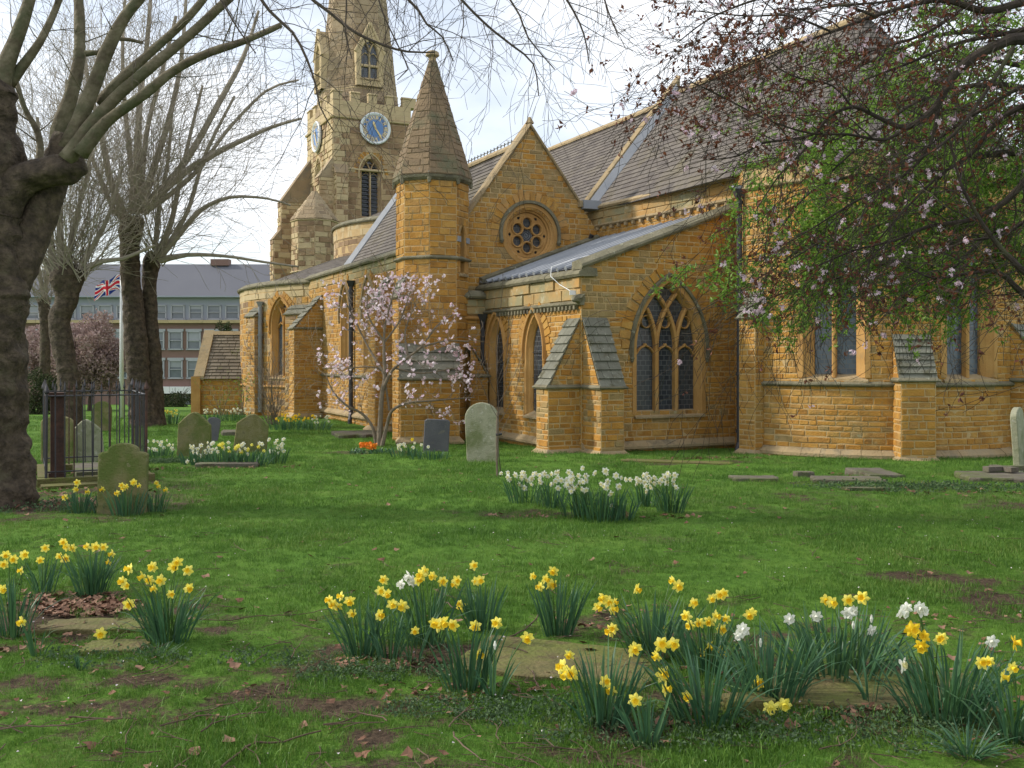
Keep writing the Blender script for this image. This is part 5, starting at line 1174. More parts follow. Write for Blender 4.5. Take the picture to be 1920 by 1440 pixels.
crown_tree(72, 40, -.1, 1.0, 1.7, 'dark evergreen bush behind the railings beside the big trunk', 'ever', 5000, .07, 'evergreen_bush', 'bush')
crown_tree(418, 60, 2.6, .95, 1.4, 'small dark conifer showing above the outhouse roof', 'ever', 2600, .09, 'conifer', 'tree')
crown_tree(330, 62, -1.2, 1.5, .8, 'low dark hedge bush before the office block', 'ever', 2500, .09, 'evergreen_bush', 'bush')

# staked sapling
sp_ = G(935, 895); t = empty('sapling', tuple(sp_), 'thin staked sapling on the lawn before the pale rounded headstone', 'sapling')
mb = MB(); tube(mb, [sp_+Vector((-.02, 0, -.02)), sp_+Vector((-.03, 0, .5)), sp_+Vector((-.02, .02, .95))], [.018, .016, .014], 6); mb.build('stake', M['mbark'], t)
mb = MB(); grow(mb, sp_+Vector((.03, 0, 0)), Vector((0, 0, 1)), 2.0, .009, 1, dict(PM, wig=.06, step=.1, pull=[(0, 0, .1)]*3), []); mb.build('stem', M['twig'], t)
mb = MB(); tube(mb, [sp_+Vector((-.04, 0, .62)), sp_+Vector((.05, 0, .63))], .02, 6); mb.build('tie', M['iron'], t)

# ------------------------------------------------------------------ graves
def outline(kind, w, h):
    p = []
    if kind == 'round':
        for i in range(0, 13): t = pi*i/12; p.append((w/2*cos(t), h-w/2*.95+w/2*.95*sin(t)))
        p = [(w/2*.9, -.15)]+p+[(-w/2*.9, -.15)]
    elif kind == 'shoulder':     # flat shoulders, swept centre
        p = [(w/2, -.15), (w/2, h*.84), (w/2-.03, h*.87), (w*.32, h*.885)]+[(w*.32*cos(pi*i/8), h*.9+h*.1*sin(pi*i/8)) for i in range(1, 8)]+[(-w*.32, h*.885), (-w/2+.03, h*.87), (-w/2, h*.84), (-w/2, -.15)]
    elif kind == 'segment':
        p = [(w/2, -.15)]+[(w/2*cos(pi*i/12), h*.86+h*.14*sin(pi*i/12)) for i in range(13)]+[(-w/2, -.15)]
    elif kind == 'peak':
        p = [(w/2, -.15), (w*.48, h*.72), (w*.30, h*.86), (w*.1, h*.98), (0, h), (-w*.12, h*.97), (-w*.30, h*.86), (-w*.46, h*.74), (-w/2, -.15)]
    else: p = [(w/2, -.15), (w/2, h-.04), (w/2-.05, h), (-w/2+.05, h), (-w/2, h-.04), (-w/2, -.15)]
    return p
def headstone(px, pyb, w, h, kind, mk, label, th=.09, rz=0, lean=(0, 0), Y=None, group=None):
    if Y is None: p = G(px, pyb)
    else: p = Vector((yof(px, Y), Y, gz(yof(px, Y), Y)))
    pts = outline(kind, w, h); n = len(pts); mb = MB(); q = .012
    vs = []; cx = 0; cz = h*.45
    for y_, k in ((-th/2, 1), (-th/2+q, 0), (th/2-q, 0), (th/2, 1)):
        for x, z in pts:
            if k: x2 = x-q*(1 if x > 0 else -1) if abs(x) > q else x; z2 = z-q if z > h*.6 else z
            else: x2, z2 = x, z
            jj = .004*noise.noise(Vector((x*9, z*9, px)))
            vs.append((x2+jj, y_, z2+jj))
    fs = [(a*n+i, a*n+(i+1) % n, (a+1)*n+(i+1) % n, (a+1)*n+i) for a in range(3) for i in range(n)]
    fs += [tuple(range(n-1, -1, -1)), tuple(range(3*n, 4*n))]
    mb.add(vs, fs, .5)
    o = mb.build('headstone', M[mk], label=label, cat='headstone', group=group); o.location = p; o.rotation_euler = (lean[0], lean[1], rz)
    return o
headstone(229, 962, .50, .745, 'shoulder', 'head', 'mossy shouldered headstone in front of the railed tomb, yellow daffodils at its foot', rz=.12, lean=(-.03, .02), th=.10)
headstone(364, 858, .66, .86, 'peak', 'head', 'left of the two green-brown headstones behind the white daffodil row', rz=-.1, lean=(0, .01))
headstone(468, 850, .66, .78, 'peak', 'head', 'right of the two green-brown headstones, leaning slightly right', rz=.15, lean=(0, .10))
headstone(396, 828, .3, .56, 'segment', 'heads', 'small dark headstone half hidden behind the left green-brown headstone', rz=.3, lean=(-.1, .15))
headstone(817, 855, .52, .66, 'square', 'heads', 'square-topped dark slate headstone before the turret wall', rz=.1, lean=(0, .05), Y=20.6)
headstone(905, 866, .60, 1.06, 'round', 'headg', 'tall pale green round-topped headstone leaning by the chamber wall', rz=-.2, lean=(-.05, -.03), th=.12)
headstone(1914, 884, .62, 1.02, 'segment', 'headg', 'tall grey-green headstone at the right edge, leaning back beside a ledger slab', rz=.95, lean=(-.05, -.08), th=.10)
headstone(108, 862, .55, .82, 'segment', 'head', 'mossy headstone standing behind the railings at the left', Y=17.5); headstone(167, 862, .54, .76, 'peak', 'headg', 'grey-green headstone behind the middle of the railings', Y=17.8, lean=(0, -.08), rz=.1)
headstone(192, 780, .50, .80, 'round', 'head', 'distant dark headstone seen through the railings', Y=27)
SLABS = []
def slab(px, py, w, d, h, mk, label, rz=0, tilt=(0, 0), name='ledger_stone', z=0, jag=.06, cat='gravestone', Y=None):
    p = G(px, py) if Y is None else Vector((yof(px, Y), Y, gz(yof(px, Y), Y)))
    n = 44; mb = MB(); vs = []
    h = h*.7+.012; jag *= 1.3; SLABS.append((p.x, p.y, w/2, d/2, rz))
    def pt(t, k):
        x, y = cos(t), sin(t); m = max(abs(x), abs(y)); x, y = x/m, y/m
        jx = 1+jag*2*noise.noise(Vector((x*3, y*3, px*.1))); return x*w/2*jx*k, y*d/2*jx*k
    for zz, k in ((-.12, 1), (h*.75, 1), (h, .975)):
        for i in range(n): x, y = pt(2*pi*(i+.5)/n, k); vs.append((x, y, zz+.006*noise.noise(Vector((x*5, y*5, 1)))))
    fs = [(a*n+i, a*n+(i+1) % n, (a+1)*n+(i+1) % n, (a+1)*n+i) for a in range(2) for i in range(n)]+[tuple(range(2*n, 3*n))]
    mb.add(vs, fs, .5); o = mb.build(name, M[mk], label=label, cat=cat); o.location = p+Vector((0, 0, z)); o.rotation_euler = (tilt[0], tilt[1], rz); return o
slab(1050, 1245, 1.02, .62, .012, 'ledger', 'large mossy slab in the middle foreground among yellow daffodils', rz=-.35)
slab(1640, 1298, 1.0, .55, .012, 'ledger', 'mossy slab half buried under the white and yellow daffodils at the right', rz=-.12)
slab(178, 1178, .60, .26, .012, 'ledger', 'flat mossy stone among the left foreground daffodils, behind a smaller one', rz=.05)
slab(218, 1218, .34, .22, .012, 'ledger', 'smaller flat brown stone with a fallen daffodil across it', rz=.1)
slab(1402, 1335, .22, .13, .07, 'ledger', 'small dark stone under the fallen pair of daffodils', rz=.2)
slab(668, 817, 1.1, 1.5, .10, 'ledgerg', 'long pale grave slab left of the magnolia', rz=.3)
slab(1590, 903, .95, .5, .07, 'ledgerg', 'flat grey slab before the apse, in front of a tilted one', rz=-.1)
slab(1640, 893, .62, .6, .09, 'ledgerg', 'tilted dark slab lying behind the flat grey slab before the apse', rz=.3, tilt=(.08, .04))
slab(1507, 893, .26, .2, .1, 'ledgerg', 'small squared stone at the left end of the grey slab group', rz=.1)
slab(1415, 901, .62, .4, .06, 'ledgerg', 'low brown mounded slab left of the grey slab group', rz=-.05)
slab(1625, 920, .55, .16, .04, 'ledgerg', 'thin kerb stone sunk in the lawn in front of the slab group', rz=0)
slab(1890, 900, 1.25, .9, .09, 'ledgerg', 'ledger slab at the right edge bearing a stone cross', rz=-.2)
slab(1270, 868, 1.9, .35, .015, 'ledger', 'narrow worn stone path edging at the foot of the corner buttresses', rz=-.32)
slab(455, 815, 1.0, .9, .12, 'ledgerg', 'pale grave slab between the two green-brown headstones', rz=.2)
mb = MB(); p = G(1888, 896); 
for sx, sy in ((.62, .13), (.13, .46)): box(mb, (0, 0, .13), sx, sy, .07 if sx > .3 else .066, 0)
o = mb.build('stone_cross', M['ledgerg'], label='low stone cross lying on the ledger slab at the right edge', cat='stone cross'); o.location = (p.x, p.y+.1, p.z); o.rotation_euler.z = .25
slab(425, 878, .95, .3, .08, 'ledgerg', 'rounded stones edging the left daffodil bed', rz=.1, name='bed_edging', cat='stone edging')

# railed tomb (set square with the church)
RA = G(274, 903).to_2d(); TWd, TDp = 1.28, 2.1
tomb = empty('railed_tomb', (RA.x, RA.y, 0), 'tomb enclosed by spear-topped rusty iron railings on a stone kerb at the left', 'railed tomb')
PB = RA-v*TWd; zt = zat(724, RA.y); gq = gz(RA.x-.5, RA.y)
def tq(a, b): return RA-v*a+u*b
ang = atan2(v.y, v.x)
mb = MB(); 
for a, b, lx, ly, h in ((TWd/2, 0, TWd+.22, .2, .17), (TWd/2, TDp, TWd+.22, .2, .17), (0, TDp/2, .2, TDp-.2, .168), (TWd, TDp/2, .2, TDp-.2, .168)):
    p = tq(a, b); mb = MB(); box(mb, (p.x, p.y, gz(p.x, p.y)+.03), lx, ly, h, ang); mb.build('kerb_stone', M['ledger'], tomb)
mb = MB(); p = tq(TWd*.55, -.28); box(mb, (p.x, p.y, gz(p.x, p.y)-.03), TWd, .28, .16, ang+.03); mb.build('kerb_step', M['ledger'], tomb)
runs = [((0, 0), (TWd, 0), 11), ((0, 0), (0, TDp), 9), ((0, TDp), (TWd, TDp), 11), ((TWd, 0), (TWd, TDp), 13)]
for (a, b), (c, d), n in runs:
    for i in range(n+1):
        if i == 0 and (a or b) : continue
        t = i/n; p = tq(a+(c-a)*t, b+(d-b)*t); x, y = p; hh = zt-(0 if i % 3 else -.03); big = (i in (0, n))
        mb = MB(); rr_ = .020 if big else .0095; lean = U(-.012, .012)
        tube(mb, [(x, y, gq+.05), (x+lean, y, hh-.08)], rr_, 6); tube(mb, [(x+lean, y, hh-.09), (x+lean, y, hh-.07), (x+lean, y, hh-.045), (x+lean, y, hh+.05)], [rr_, rr_*2.0, rr_*1.9, .002], 6)
        mb.build('railing_bar', M['iron'] if i % 4 else M['rust'], tomb)
    A_ = tq(a, b); B_ = tq(c, d)
    for zz in (zt-.12, gq+.20): mb = MB(); tube(mb, [(A_.x, A_.y, zz), (B_.x, B_.y, zz)], .011, 5); mb.build('rail', M['iron'], tomb)
mb = MB(); p = tq(TWd-.14, .16); zt2 = zat(742, p.y); box(mb, (p.x, p.y, (gq+zt2)/2), .17, .17, zt2-gq, ang); box(mb, (p.x, p.y, zt2+.02), .22, .22, .05, ang); box(mb, (p.x, p.y, gq+.13), .22, .22, .08, ang); mb.build('rusty_pier', M['rust'], tomb)
mb = MB(); p = tq(TWd*.45, TDp*.55); box(mb, (p.x, p.y, gz(p.x, p.y)+.06), .62, 1.4, .16, ang); mb.build('grave_slab', M['ledgerg'], tomb)

# ------------------------------------------------------------------ daffodils
def flower_mesh(kind):
    """petals in the plane facing -Y, trumpet pointing to -Y, made to size"""
    pm, tm_ = {'yellow': ('yel', 'trum'), 'lemon': ('yel', 'yel'), 'gold': ('trum', 'trum'), 'white': ('whi', 'cream'), 'pure': ('whi', 'whi')}[kind]
    out = []
    for var in range(5):
        mb = MB(); S_ = .036
        for k in range(6):
            t = 2*pi*k/6+U(-.08, .08); fw = (.10 if k % 2 else -.05)+U(-.15, .2); L_ = S_*U(.9, 1.08); wd = S_*.36
            def q(r, s, dy): return (r*cos(t)-s*sin(t), -dy, r*sin(t)+s*cos(t))
            mb.add([q(.004, 0, 0), q(L_*.35, wd*.75, fw*L_*.3+.001), q(L_*.35, -wd*.75, fw*L_*.3+.001), q(L_*.7, wd*.8, fw*L_*.7-.001), q(L_*.7, -wd*.8, fw*L_*.7-.001), q(L_, 0, fw*L_), q(L_*.6, 0, fw*L_*.5+.003)],
                   [(0, 1, 6), (0, 6, 2), (1, 3, 6), (2, 6, 4), (3, 5, 6), (4, 6, 5)])
        pe = mb.mesh('flower', M[pm]); mb = MB(); n = 10; vs = []
        Lt = .028 if kind != 'white' else .014
        for i, (f, r) in enumerate(((0, .009), (.5, .010), (.85, .012), (1, .0165))):
            for j in range(n):
                a = 2*pi*j/n; rr_ = r*(1+(.14*(-1)**j if i == 3 else 0)); vs.append((rr_*cos(a), -f*Lt, rr_*sin(a)))
        vs.append((0, -.3*Lt, 0))
        fs = [(i*n+j, i*n+(j+1) % n, (i+1)*n+(j+1) % n, (i+1)*n+j) for i in range(3) for j in range(n)]+[(n+j, n+(j+1) % n, 4*n) for j in range(n)]
        mb.add(vs, fs); tr_ = mb.mesh('trumpet', M[tm_]); out.append((pe, tr_))
    return out
FM = {k: flower_mesh(k) for k in ('yellow', 'lemon', 'gold', 'white', 'pure')}
def blade(mb, p, d, L_, w_, bend, seg=4, r=None):
    p = Vector(p); d = Vector(d).normalized(); h = Vector((d.x, d.y, 0)); h = h.normalized() if h.length > .02 else Vector((1, 0, 0))
    a = U(0, 6.28); s = Vector((cos(a), sin(a), 0))*w_/2; pts = []; n_ = Vector((-s.y, s.x, 0)); q = p.copy()
    for i in range(seg+1):
        t = i/seg; ww = (.8+.3*t if t < .6 else 1.25*(1-t)**.5*1.25); pts += [q-s*ww, q+n_*.22*ww, q+s*ww]
        d = (d+h*bend*(.3+t)/seg-Vector((0, 0, bend*.5*t/seg))).normalized(); q = q+d*L_/seg
    mb.add(pts, [f for i in range(seg) for f in ((3*i, 3*i+1, 3*i+4, 3*i+3), (3*i+1, 3*i+2, 3*i+5, 3*i+4))], r)
def flower(parent, kind, loc, yaw, pitch, sc=1.0, join=None):
    pe, tr_ = random.choice(FM[kind])
    o = bpy.data.objects.new('flower', pe); COL.objects.link(o); o.parent = parent; o.location = Vector(loc)-parent.location; o.rotation_euler = (pitch, U(-.5, .5), yaw); o.scale = (sc,)*3
    t = bpy.data.objects.new('trumpet', tr_); COL.objects.link(t); t.parent = o
    return o
def clump(px, py, fl, label, n=40, rx=.07, ry=.05, h=.30, lean=.22, name='daffodil_clump', kind='yellow', Y=None, bw=.011, wild=.0, cat='daffodils', group=None, yaw0=0, sc=1.0):
    base = G(px, py) if Y is None else Vector((yof(px, Y), Y, gz(yof(px, Y), Y)))
    t = empty(name, tuple(base), label, cat, group); mb = MB()
    for _ in range(n):
        a = U(0, 6.28); r = sqrt(R()); x, y = cos(a)*r, sin(a)*r
        d = Vector((x*lean*1.2+U(-.08, .08), y*lean+U(-.08, .08), 1)); L_ = h*U(.72, 1.12); bend = U(.0, .5)+(U(.6, 2.6) if R() < wild+.14 else 0)
        blade(mb, base+Vector((x*rx, y*ry, -.01)), d, L_, bw*U(.8, 1.3), bend)
    mb.build('leaves', M['daff'], t, kind='stuff')
    for f in fl:
        fx, fy = f[0], f[1]; kd = f[2] if len(f) > 2 else kind
        dy = U(-.07, .03); P = W(fx, fy, base.y+dy)
        top = P+Vector((0, .02, 0)); rt = base+Vector(((P.x-base.x)*.15+U(-.3, .3)*rx, U(-ry, ry)*.5, 0))
        mid = rt.lerp(top, .55)+Vector(((rt.x-top.x)*.12, 0, abs(top.z-rt.z)*.06)); bendp = top+Vector((U(-.008, .008), .015, .012))
        mb = MB(); Pn, Rn = resample([rt, mid, bendp, top], [.0035, .003, .0024, .002], .05); tube(mb, Pn, Rn, 5, cap=False); s = mb.build('stem', M['stem'], t)
        if kd == 'bud': mb = MB(); tube(mb, [P-Vector((0, 0, .02)), P, P+Vector((0, 0, .02))], [.003, .008, .003], 6); mb.build('bud', M['whi'], t); continue
        flower(t, kd, P, yaw0+U(-1.0, 1.0), U(-.25, .45), U(.72, 1.08)*sc)
    return t
w = 'white'
CLS = [
 (22, 1195, [(10, 1040), (8, 1058), (25, 1048), (45, 1040), (40, 1070), (3, 1105)], 'daffodil clump at the left frame edge with six yellow heads', 40, .08, .36),
 (70, 1228, [(42, 1165)], 'thin daffodil shoot with one low yellow head beside the left mossy stone', 9, .03, .22),
 (82, 1112, [(85, 1028), (75, 1050), (110, 1042), (122, 1048)], 'loose daffodil clump second from the left edge, above the dead leaves', 22, .07, .28),
 (172, 1117, [(118, 1016), (125, 1026), (137, 1028), (163, 1025), (178, 1025), (194, 1026), (205, 1053), (211, 1038)], 'dense dark-leaved daffodil clump behind the heap of brown leaves', 60, .09, .32),
 (316, 1208, [(333, 1053), (325, 1062), (353, 1070), (287, 1063), (268, 1080), (280, 1088), (302, 1088), (290, 1103), (353, 1103), (320, 1114), (243, 1067), (230, 1090), (235, 1098), (242, 1133)], 'big full daffodil clump right of the left mossy stones', 62, .10, .36),
 (682, 1230, [(618, 1125), (626, 1133), (640, 1118), (655, 1126), (660, 1150), (634, 1136)], 'daffodil clump leftmost of the middle foreground group', 42, .08, .34),
 (730, 1240, [(713, 1108), (725, 1113), (735, 1133), (711, 1153)], 'narrow daffodil clump second from the left in the middle foreground', 24, .05, .32),
 (772, 1245, [(755, 1136), (778, 1183)], 'two-stemmed daffodil tuft between the narrow clump and the slab', 12, .04, .28),
 (802, 1208, [(720, 1087), (767, 1080, 'pure'), (775, 1090, 'pure'), (752, 1096, 'pure'), (790, 1078), (797, 1070), (783, 1088), (812, 1080), (830, 1090), (856, 1088), (854, 1095)], 'daffodil clump holding three white heads among yellow ones', 50, .09, .36),
 (905, 1182, [(888, 1060), (893, 1090), (900, 1088), (866, 1137), (862, 1133)], 'tall daffodil clump behind the slab with one head standing highest', 40, .07, .34),
 (875, 1292, [(815, 1168), (830, 1166), (824, 1172), (849, 1172), (891, 1174), (932, 1168), (897, 1227)], 'daffodil clump at the left end of the large mossy slab', 48, .09, .36),
 (925, 1312, [(928, 1210, 'bud'), (989, 1195)], 'slender daffodil shoots with a bud in front of the large mossy slab', 12, .03, .24),
 (1045, 1192, [(998, 1080), (1022, 1085), (1035, 1095), (1028, 1098), (1038, 1070), (1013, 1100)], 'daffodil clump standing behind the large mossy slab', 46, .08, .34),
 (1225, 1235, [(1120, 1137), (1131, 1120), (1140, 1128), (1152, 1128), (1148, 1142), (1193, 1104), (1262, 1088), (1272, 1098), (1145, 1183), (1150, 1178), (1240, 1178)], 'broad daffodil clump at the right end of the slab with a double head on top', 75, .13, .36),
 (1132, 1362, [(1068, 1227), (1055, 1250), (1062, 1262), (1072, 1263), (1134, 1278), (1146, 1292)], 'daffodil clump in the front centre before the right end of the slab', 48, .09, .36),
 (1213, 1400, [(1191, 1313)], 'short daffodil tuft frontmost in the foreground with a single head', 18, .04, .24),
 (1322, 1362, [(1184, 1220), (1240, 1208), (1262, 1207), (1232, 1230), (1290, 1305), (1243, 1265), (1247, 1292), (1192, 1215)], 'large daffodil clump right of the front centre', 64, .11, .38),
 (1325, 1262, [(1287, 1155), (1300, 1130), (1312, 1168), (1330, 1165), (1341, 1155), (1350, 1115), (1357, 1113), (1335, 1122), (1352, 1180), (1362, 1160), (1405, 1152), (1412, 1148), (1295, 1172), (1330, 1210), (1313, 1225), (1352, 1222), (1345, 1232)], 'crowded daffodil clump with the most yellow heads right of centre', 60, .12, .34),
 (1440, 1315, [(1390, 1178, 'pure'), (1385, 1192, 'pure'), (1395, 1182, 'pure'), (1426, 1205, 'bud'), (1420, 1281)], 'wide spreading daffodil clump with white heads at its left', 95, .16, .38),
 (1570, 1268, [(1548, 1124), (1560, 1130), (1590, 1125), (1616, 1121), (1600, 1145, 'pure'), (1590, 1150, 'pure'), (1634, 1182, 'pure'), (1634, 1160, 'bud'), (1600, 1172, 'bud'), (1480, 1160, 'pure'), (1530, 1155, 'pure'), (1523, 1260)], 'long mixed clump of white and yellow daffodils behind the right mossy slab', 120, .22, .36),
 (1632, 1322, [], 'thin leafless-headed daffodil shoots on the right mossy slab', 10, .04, .24),
 (1775, 1345, [(1706, 1178, 'gold'), (1712, 1182, 'gold'), (1733, 1193, 'gold'), (1728, 1212, 'gold'), (1767, 1196), (1762, 1200), (1693, 1247, w), (1860, 1203, 'pure'), (1690, 1147, 'pure'), (1700, 1140, 'pure'), (1722, 1139, 'pure'), (1728, 1144, 'pure')], 'big spreading clump at the right with orange-gold heads', 110, .17, .40),
 (1905, 1385, [(1840, 1243), (1855, 1240), (1880, 1268), (1898, 1252), (1901, 1205, 'gold')], 'daffodil clump cut by the right frame edge', 40, .09, .40)]
for px, py, fl, lb, n, rx, h in CLS:
    clump(px, py, fl, lb, n=int(n*1.3), rx=rx*U(.9, 1.2), ry=rx*.75, h=h*U(.9, 1.06), wild=.30 if px > 1400 else U(0, .12), lean=(.36 if rx > .1 else .28)*U(.8, 1.2))
clump(1815, 1415, [], 'dark strap-leaved plant without flowers at the bottom right', n=60, rx=.05, ry=.04, h=.19, lean=.9, name='strap_leaved_plant', cat='plant', wild=.6, bw=.009)
clump(292, 1232, [], 'low tuft of fine grassy leaves beside the smaller flat stone', n=90, rx=.07, ry=.05, h=.10, lean=1.0, name='grassy_tuft', cat='plant', wild=.3, bw=.003)
clump(150, 1256, [], 'tiny upright green shoot before the left flat stones', n=8, rx=.015, ry=.01, h=.11, name='daffodil_shoot', cat='daffodils')
# fallen heads
for (fx, fy, ex, ey, kd, lb) in ((189, 1196, 265, 1200, 'yellow', 'fallen yellow daffodil lying across the flat stones at the left'), (1445, 1341, 1350, 1300, 'lemon', 'fallen pale yellow daffodil, left of a pair before the wide clump'), (1470, 1335, 1390, 1300, 'lemon', 'fallen pale yellow daffodil, right of a pair before the wide clump')):
    p = G(fx, fy+8); t = empty('fallen_daffodil', tuple(p), lb, 'daffodil'); q = G(ex, ey+8); P = p+Vector((0, 0, .045))
    mb = MB(); tube(mb, [P+Vector((0, .02, 0)), P.lerp(q, .3)+Vector((0, 0, .05)), q+Vector((0, 0, .06))], .003, 5); mb.build('stem', M['stem'], t); flower(t, kd, P, U(-.3, .3), .1, 1.1)
# middle and far beds
def scatterfl(x0, x1, y0, y1, n, kd): return [(U(x0, x1), U(y0, y1), kd if isinstance(kd, str) else random.choice(kd)) for _ in range(int(n*1.35))]
MID = [(985, 943, scatterfl(938, 1000, 886, 904, 11, w)+[(975, 908, w), (983, 915, w)], 'white daffodil clump leftmost in the central bed', 45, .20, .34), (1035, 950, scatterfl(988, 1050, 884, 912, 12, w), 'white daffodil clump second from the left in the central bed', 45, .16, .33),
       (1090, 966, scatterfl(1040, 1110, 892, 920, 14, w), 'white daffodil clump in the middle of the central bed', 60, .20, .36), (1125, 972, scatterfl(1062, 1145, 884, 926, 16, w)+[(1135, 883, w), (1092, 878, w)], 'fullest white daffodil clump of the central bed', 70, .22, .38),
       (1160, 970, [(1155, 892, w), (1165, 896, w), (1160, 912, w), (1148, 948, w)], 'sparse white daffodil clump with hanging leaves in the central bed', 45, .15, .28), (1210, 948, scatterfl(1172, 1215, 893, 912, 8, w)+[(1213, 922, w), (1217, 941, w)], 'small white daffodil clump near the right of the central bed', 40, .13, .28),
       (1256, 957, scatterfl(1205, 1270, 888, 914, 17, w), 'white daffodil clump rightmost in the central bed', 60, .15, .35),
       (148, 962, [(145, 905), (142, 918), (122, 933), (166, 922)], 'yellow daffodil clump left of the mossy shouldered headstone', 40, .12, .30), (190, 962, [(192, 917)], 'small yellow daffodil clump at the left foot of the shouldered headstone', 22, .09, .22),
       (238, 966, [(228, 910), (232, 915), (220, 925), (250, 905), (252, 903), (262, 910), (238, 912)], 'yellow daffodil clump in front of the mossy shouldered headstone', 60, .16, .30), (288, 960, [(293, 905), (298, 911), (312, 918)], 'yellow daffodil clump right of the mossy shouldered headstone', 40, .12, .26)]
for px, py, fl, lb, n, rx, h in MID: clump(px, py, fl, lb, n=n, rx=rx, ry=rx*.6, h=h, bw=.013, lean=.25, sc=1.12)
FAR = [(295, 858, scatterfl(272, 325, 825, 845, 14, w), 'white daffodils left of the left green-brown headstone', 70, .3, .24), (375, 872, scatterfl(345, 400, 828, 850, 14, w)+scatterfl(350, 380, 848, 866, 4, w), 'white daffodils at the left of the stone-edged row', 70, .32, .3),
       (420, 876, scatterfl(395, 440, 828, 850, 8, w)+scatterfl(408, 450, 832, 846, 8, 'lemon'), 'mixed white and lemon daffodils in the middle of the stone-edged row', 70, .3, .3), (470, 876, scatterfl(445, 500, 830, 852, 12, (w, 'lemon', w))+[(465, 874, 'lemon')], 'white daffodils right of the middle of the stone-edged row', 70, .3, .3), (512, 872, scatterfl(495, 532, 823, 856, 13, w), 'white daffodils at the right end of the stone-edged row', 50, .22, .32),
       (765, 856, scatterfl(738, 782, 826, 845, 9, w)+[(773, 824, 'gold')], 'white daffodils left of the dark slate headstone', 50, .35, .24), (805, 860, [(803, 838, w), (790, 834, w)], 'leafy daffodil patch at the foot of the dark slate headstone', 60, .35, .2),
       (538, 806, scatterfl(515, 560, 776, 790, 16, 'gold'), 'golden daffodils before the bare shrub', 80, .5, .32), (585, 806, scatterfl(555, 590, 777, 790, 8, 'gold')+scatterfl(585, 618, 780, 794, 12, w), 'golden and white daffodils at the foot of the aisle buttress', 80, .5, .32),
       (320, 795, scatterfl(300, 335, 768, 782, 16, 'lemon'), 'yellow daffodils at the foot of the double-trunked pollard', 50, .35, .4), (400, 790, scatterfl(382, 408, 766, 774, 12, w), 'far white daffodils left of the outhouse corner', 40, .35, .35), (440, 790, scatterfl(415, 475, 766, 776, 18, w), 'far white daffodils under the outhouse wall', 60, .6, .35),
       (118, 862, scatterfl(105, 125, 850, 860, 7, 'lemon'), 'yellow daffodils low behind the left railings', 20, .15, .2), (168, 862, scatterfl(156, 182, 845, 858, 8, 'yellow'), 'yellow daffodils behind the middle railings', 25, .2, .25)]
for px, py, fl, lb, n, rx, h in FAR: clump(px, py, fl, lb, n=n, rx=rx, ry=rx*.5, h=h, bw=.018, lean=.25, sc=1.15)
# primulas
pr_ = G(690, 850); t = empty('primula_patch', tuple(pr_), 'orange primulas flowering at the foot of the magnolia', 'primulas'); mb = MB(); mo = MB()
for _ in range(150): x, y = U(-.35, .45), U(-.2, .2); blade(mb, pr_+Vector((x, y, 0)), (U(-1, 1), U(-1, 1), .8), U(.08, .16), .03, .6, 3)
mb.build('leaves', M['daff'], t, kind='stuff')
for _ in range(60): p = pr_+Vector((U(-.17, .17), U(-.12, .12), U(.12, .2))); blossoms(mo, [(p, Vector((0, 0, 1)))], 1, .03, .0)
mo.build('flowers', M['orange'], t, kind='stuff')

# ------------------------------------------------------------------ grass, litter, twigs
def instancer(name, pts, scales, rots, protos, matkeys):
    """points carry scale and yaw; geometry nodes put one of the small meshes on each"""
    me = bpy.data.meshes.new(name); me.from_pydata(pts, [], []); a = me.attributes.new('sc', 'FLOAT', 'POINT'); a.data.foreach_set('value', scales)
    a = me.attributes.new('rot', 'FLOAT_VECTOR', 'POINT'); a.data.foreach_set('vector', [c for r_ in rots for c in r_])
    o = bpy.data.objects.new(name, me); COL.objects.link(o)
    ng = bpy.data.node_groups.new(name, 'GeometryNodeTree'); ng.interface.new_socket('Geometry', in_out='INPUT', socket_type='NodeSocketGeometry'); ng.interface.new_socket('Geometry', in_out='OUTPUT', socket_type='NodeSocketGeometry')
    I = ng.nodes.new('NodeGroupInput'); O = ng.nodes.new('NodeGroupOutput'); ip = ng.nodes.new('GeometryNodeInstanceOnPoints'); ci = ng.nodes.new('GeometryNodeCollectionInfo')
    mp_ = ng.nodes.new('GeometryNodeMeshToPoints'); ng.links.new(I.outputs[0], mp_.inputs[0])
    col = bpy.data.collections.new(name+'_source')
    for i, m_ in enumerate(protos): po = bpy.data.objects.new(name+'_source', m_); col.objects.link(po)
    ci.inputs['Collection'].default_value = col; ci.inputs['Separate Children'].default_value = True; ci.inputs['Reset Children'].default_value = True
    s = ng.nodes.new('GeometryNodeInputNamedAttribute'); s.data_type = 'FLOAT'; s.inputs[0].default_value = 'sc'; r_ = ng.nodes.new('GeometryNodeInputNamedAttribute'); r_.data_type = 'FLOAT_VECTOR'; r_.inputs[0].default_value = 'rot'
    ng.links.new(mp_.outputs[0], ip.inputs['Points']); ng.links.new(ci.outputs[0], ip.inputs['Instance']); ip.inputs['Pick Instance'].default_value = True
    ng.links.new(s.outputs[0], ip.inputs['Scale']); ng.links.new(r_.outputs[0], ip.inputs['Rotation']); ng.links.new(ip.outputs[0], O.inputs[0])
    md = o.modifiers.new('scatter', 'NODES'); md.node_group = ng; tag(o, kind='stuff'); return o
protos = []
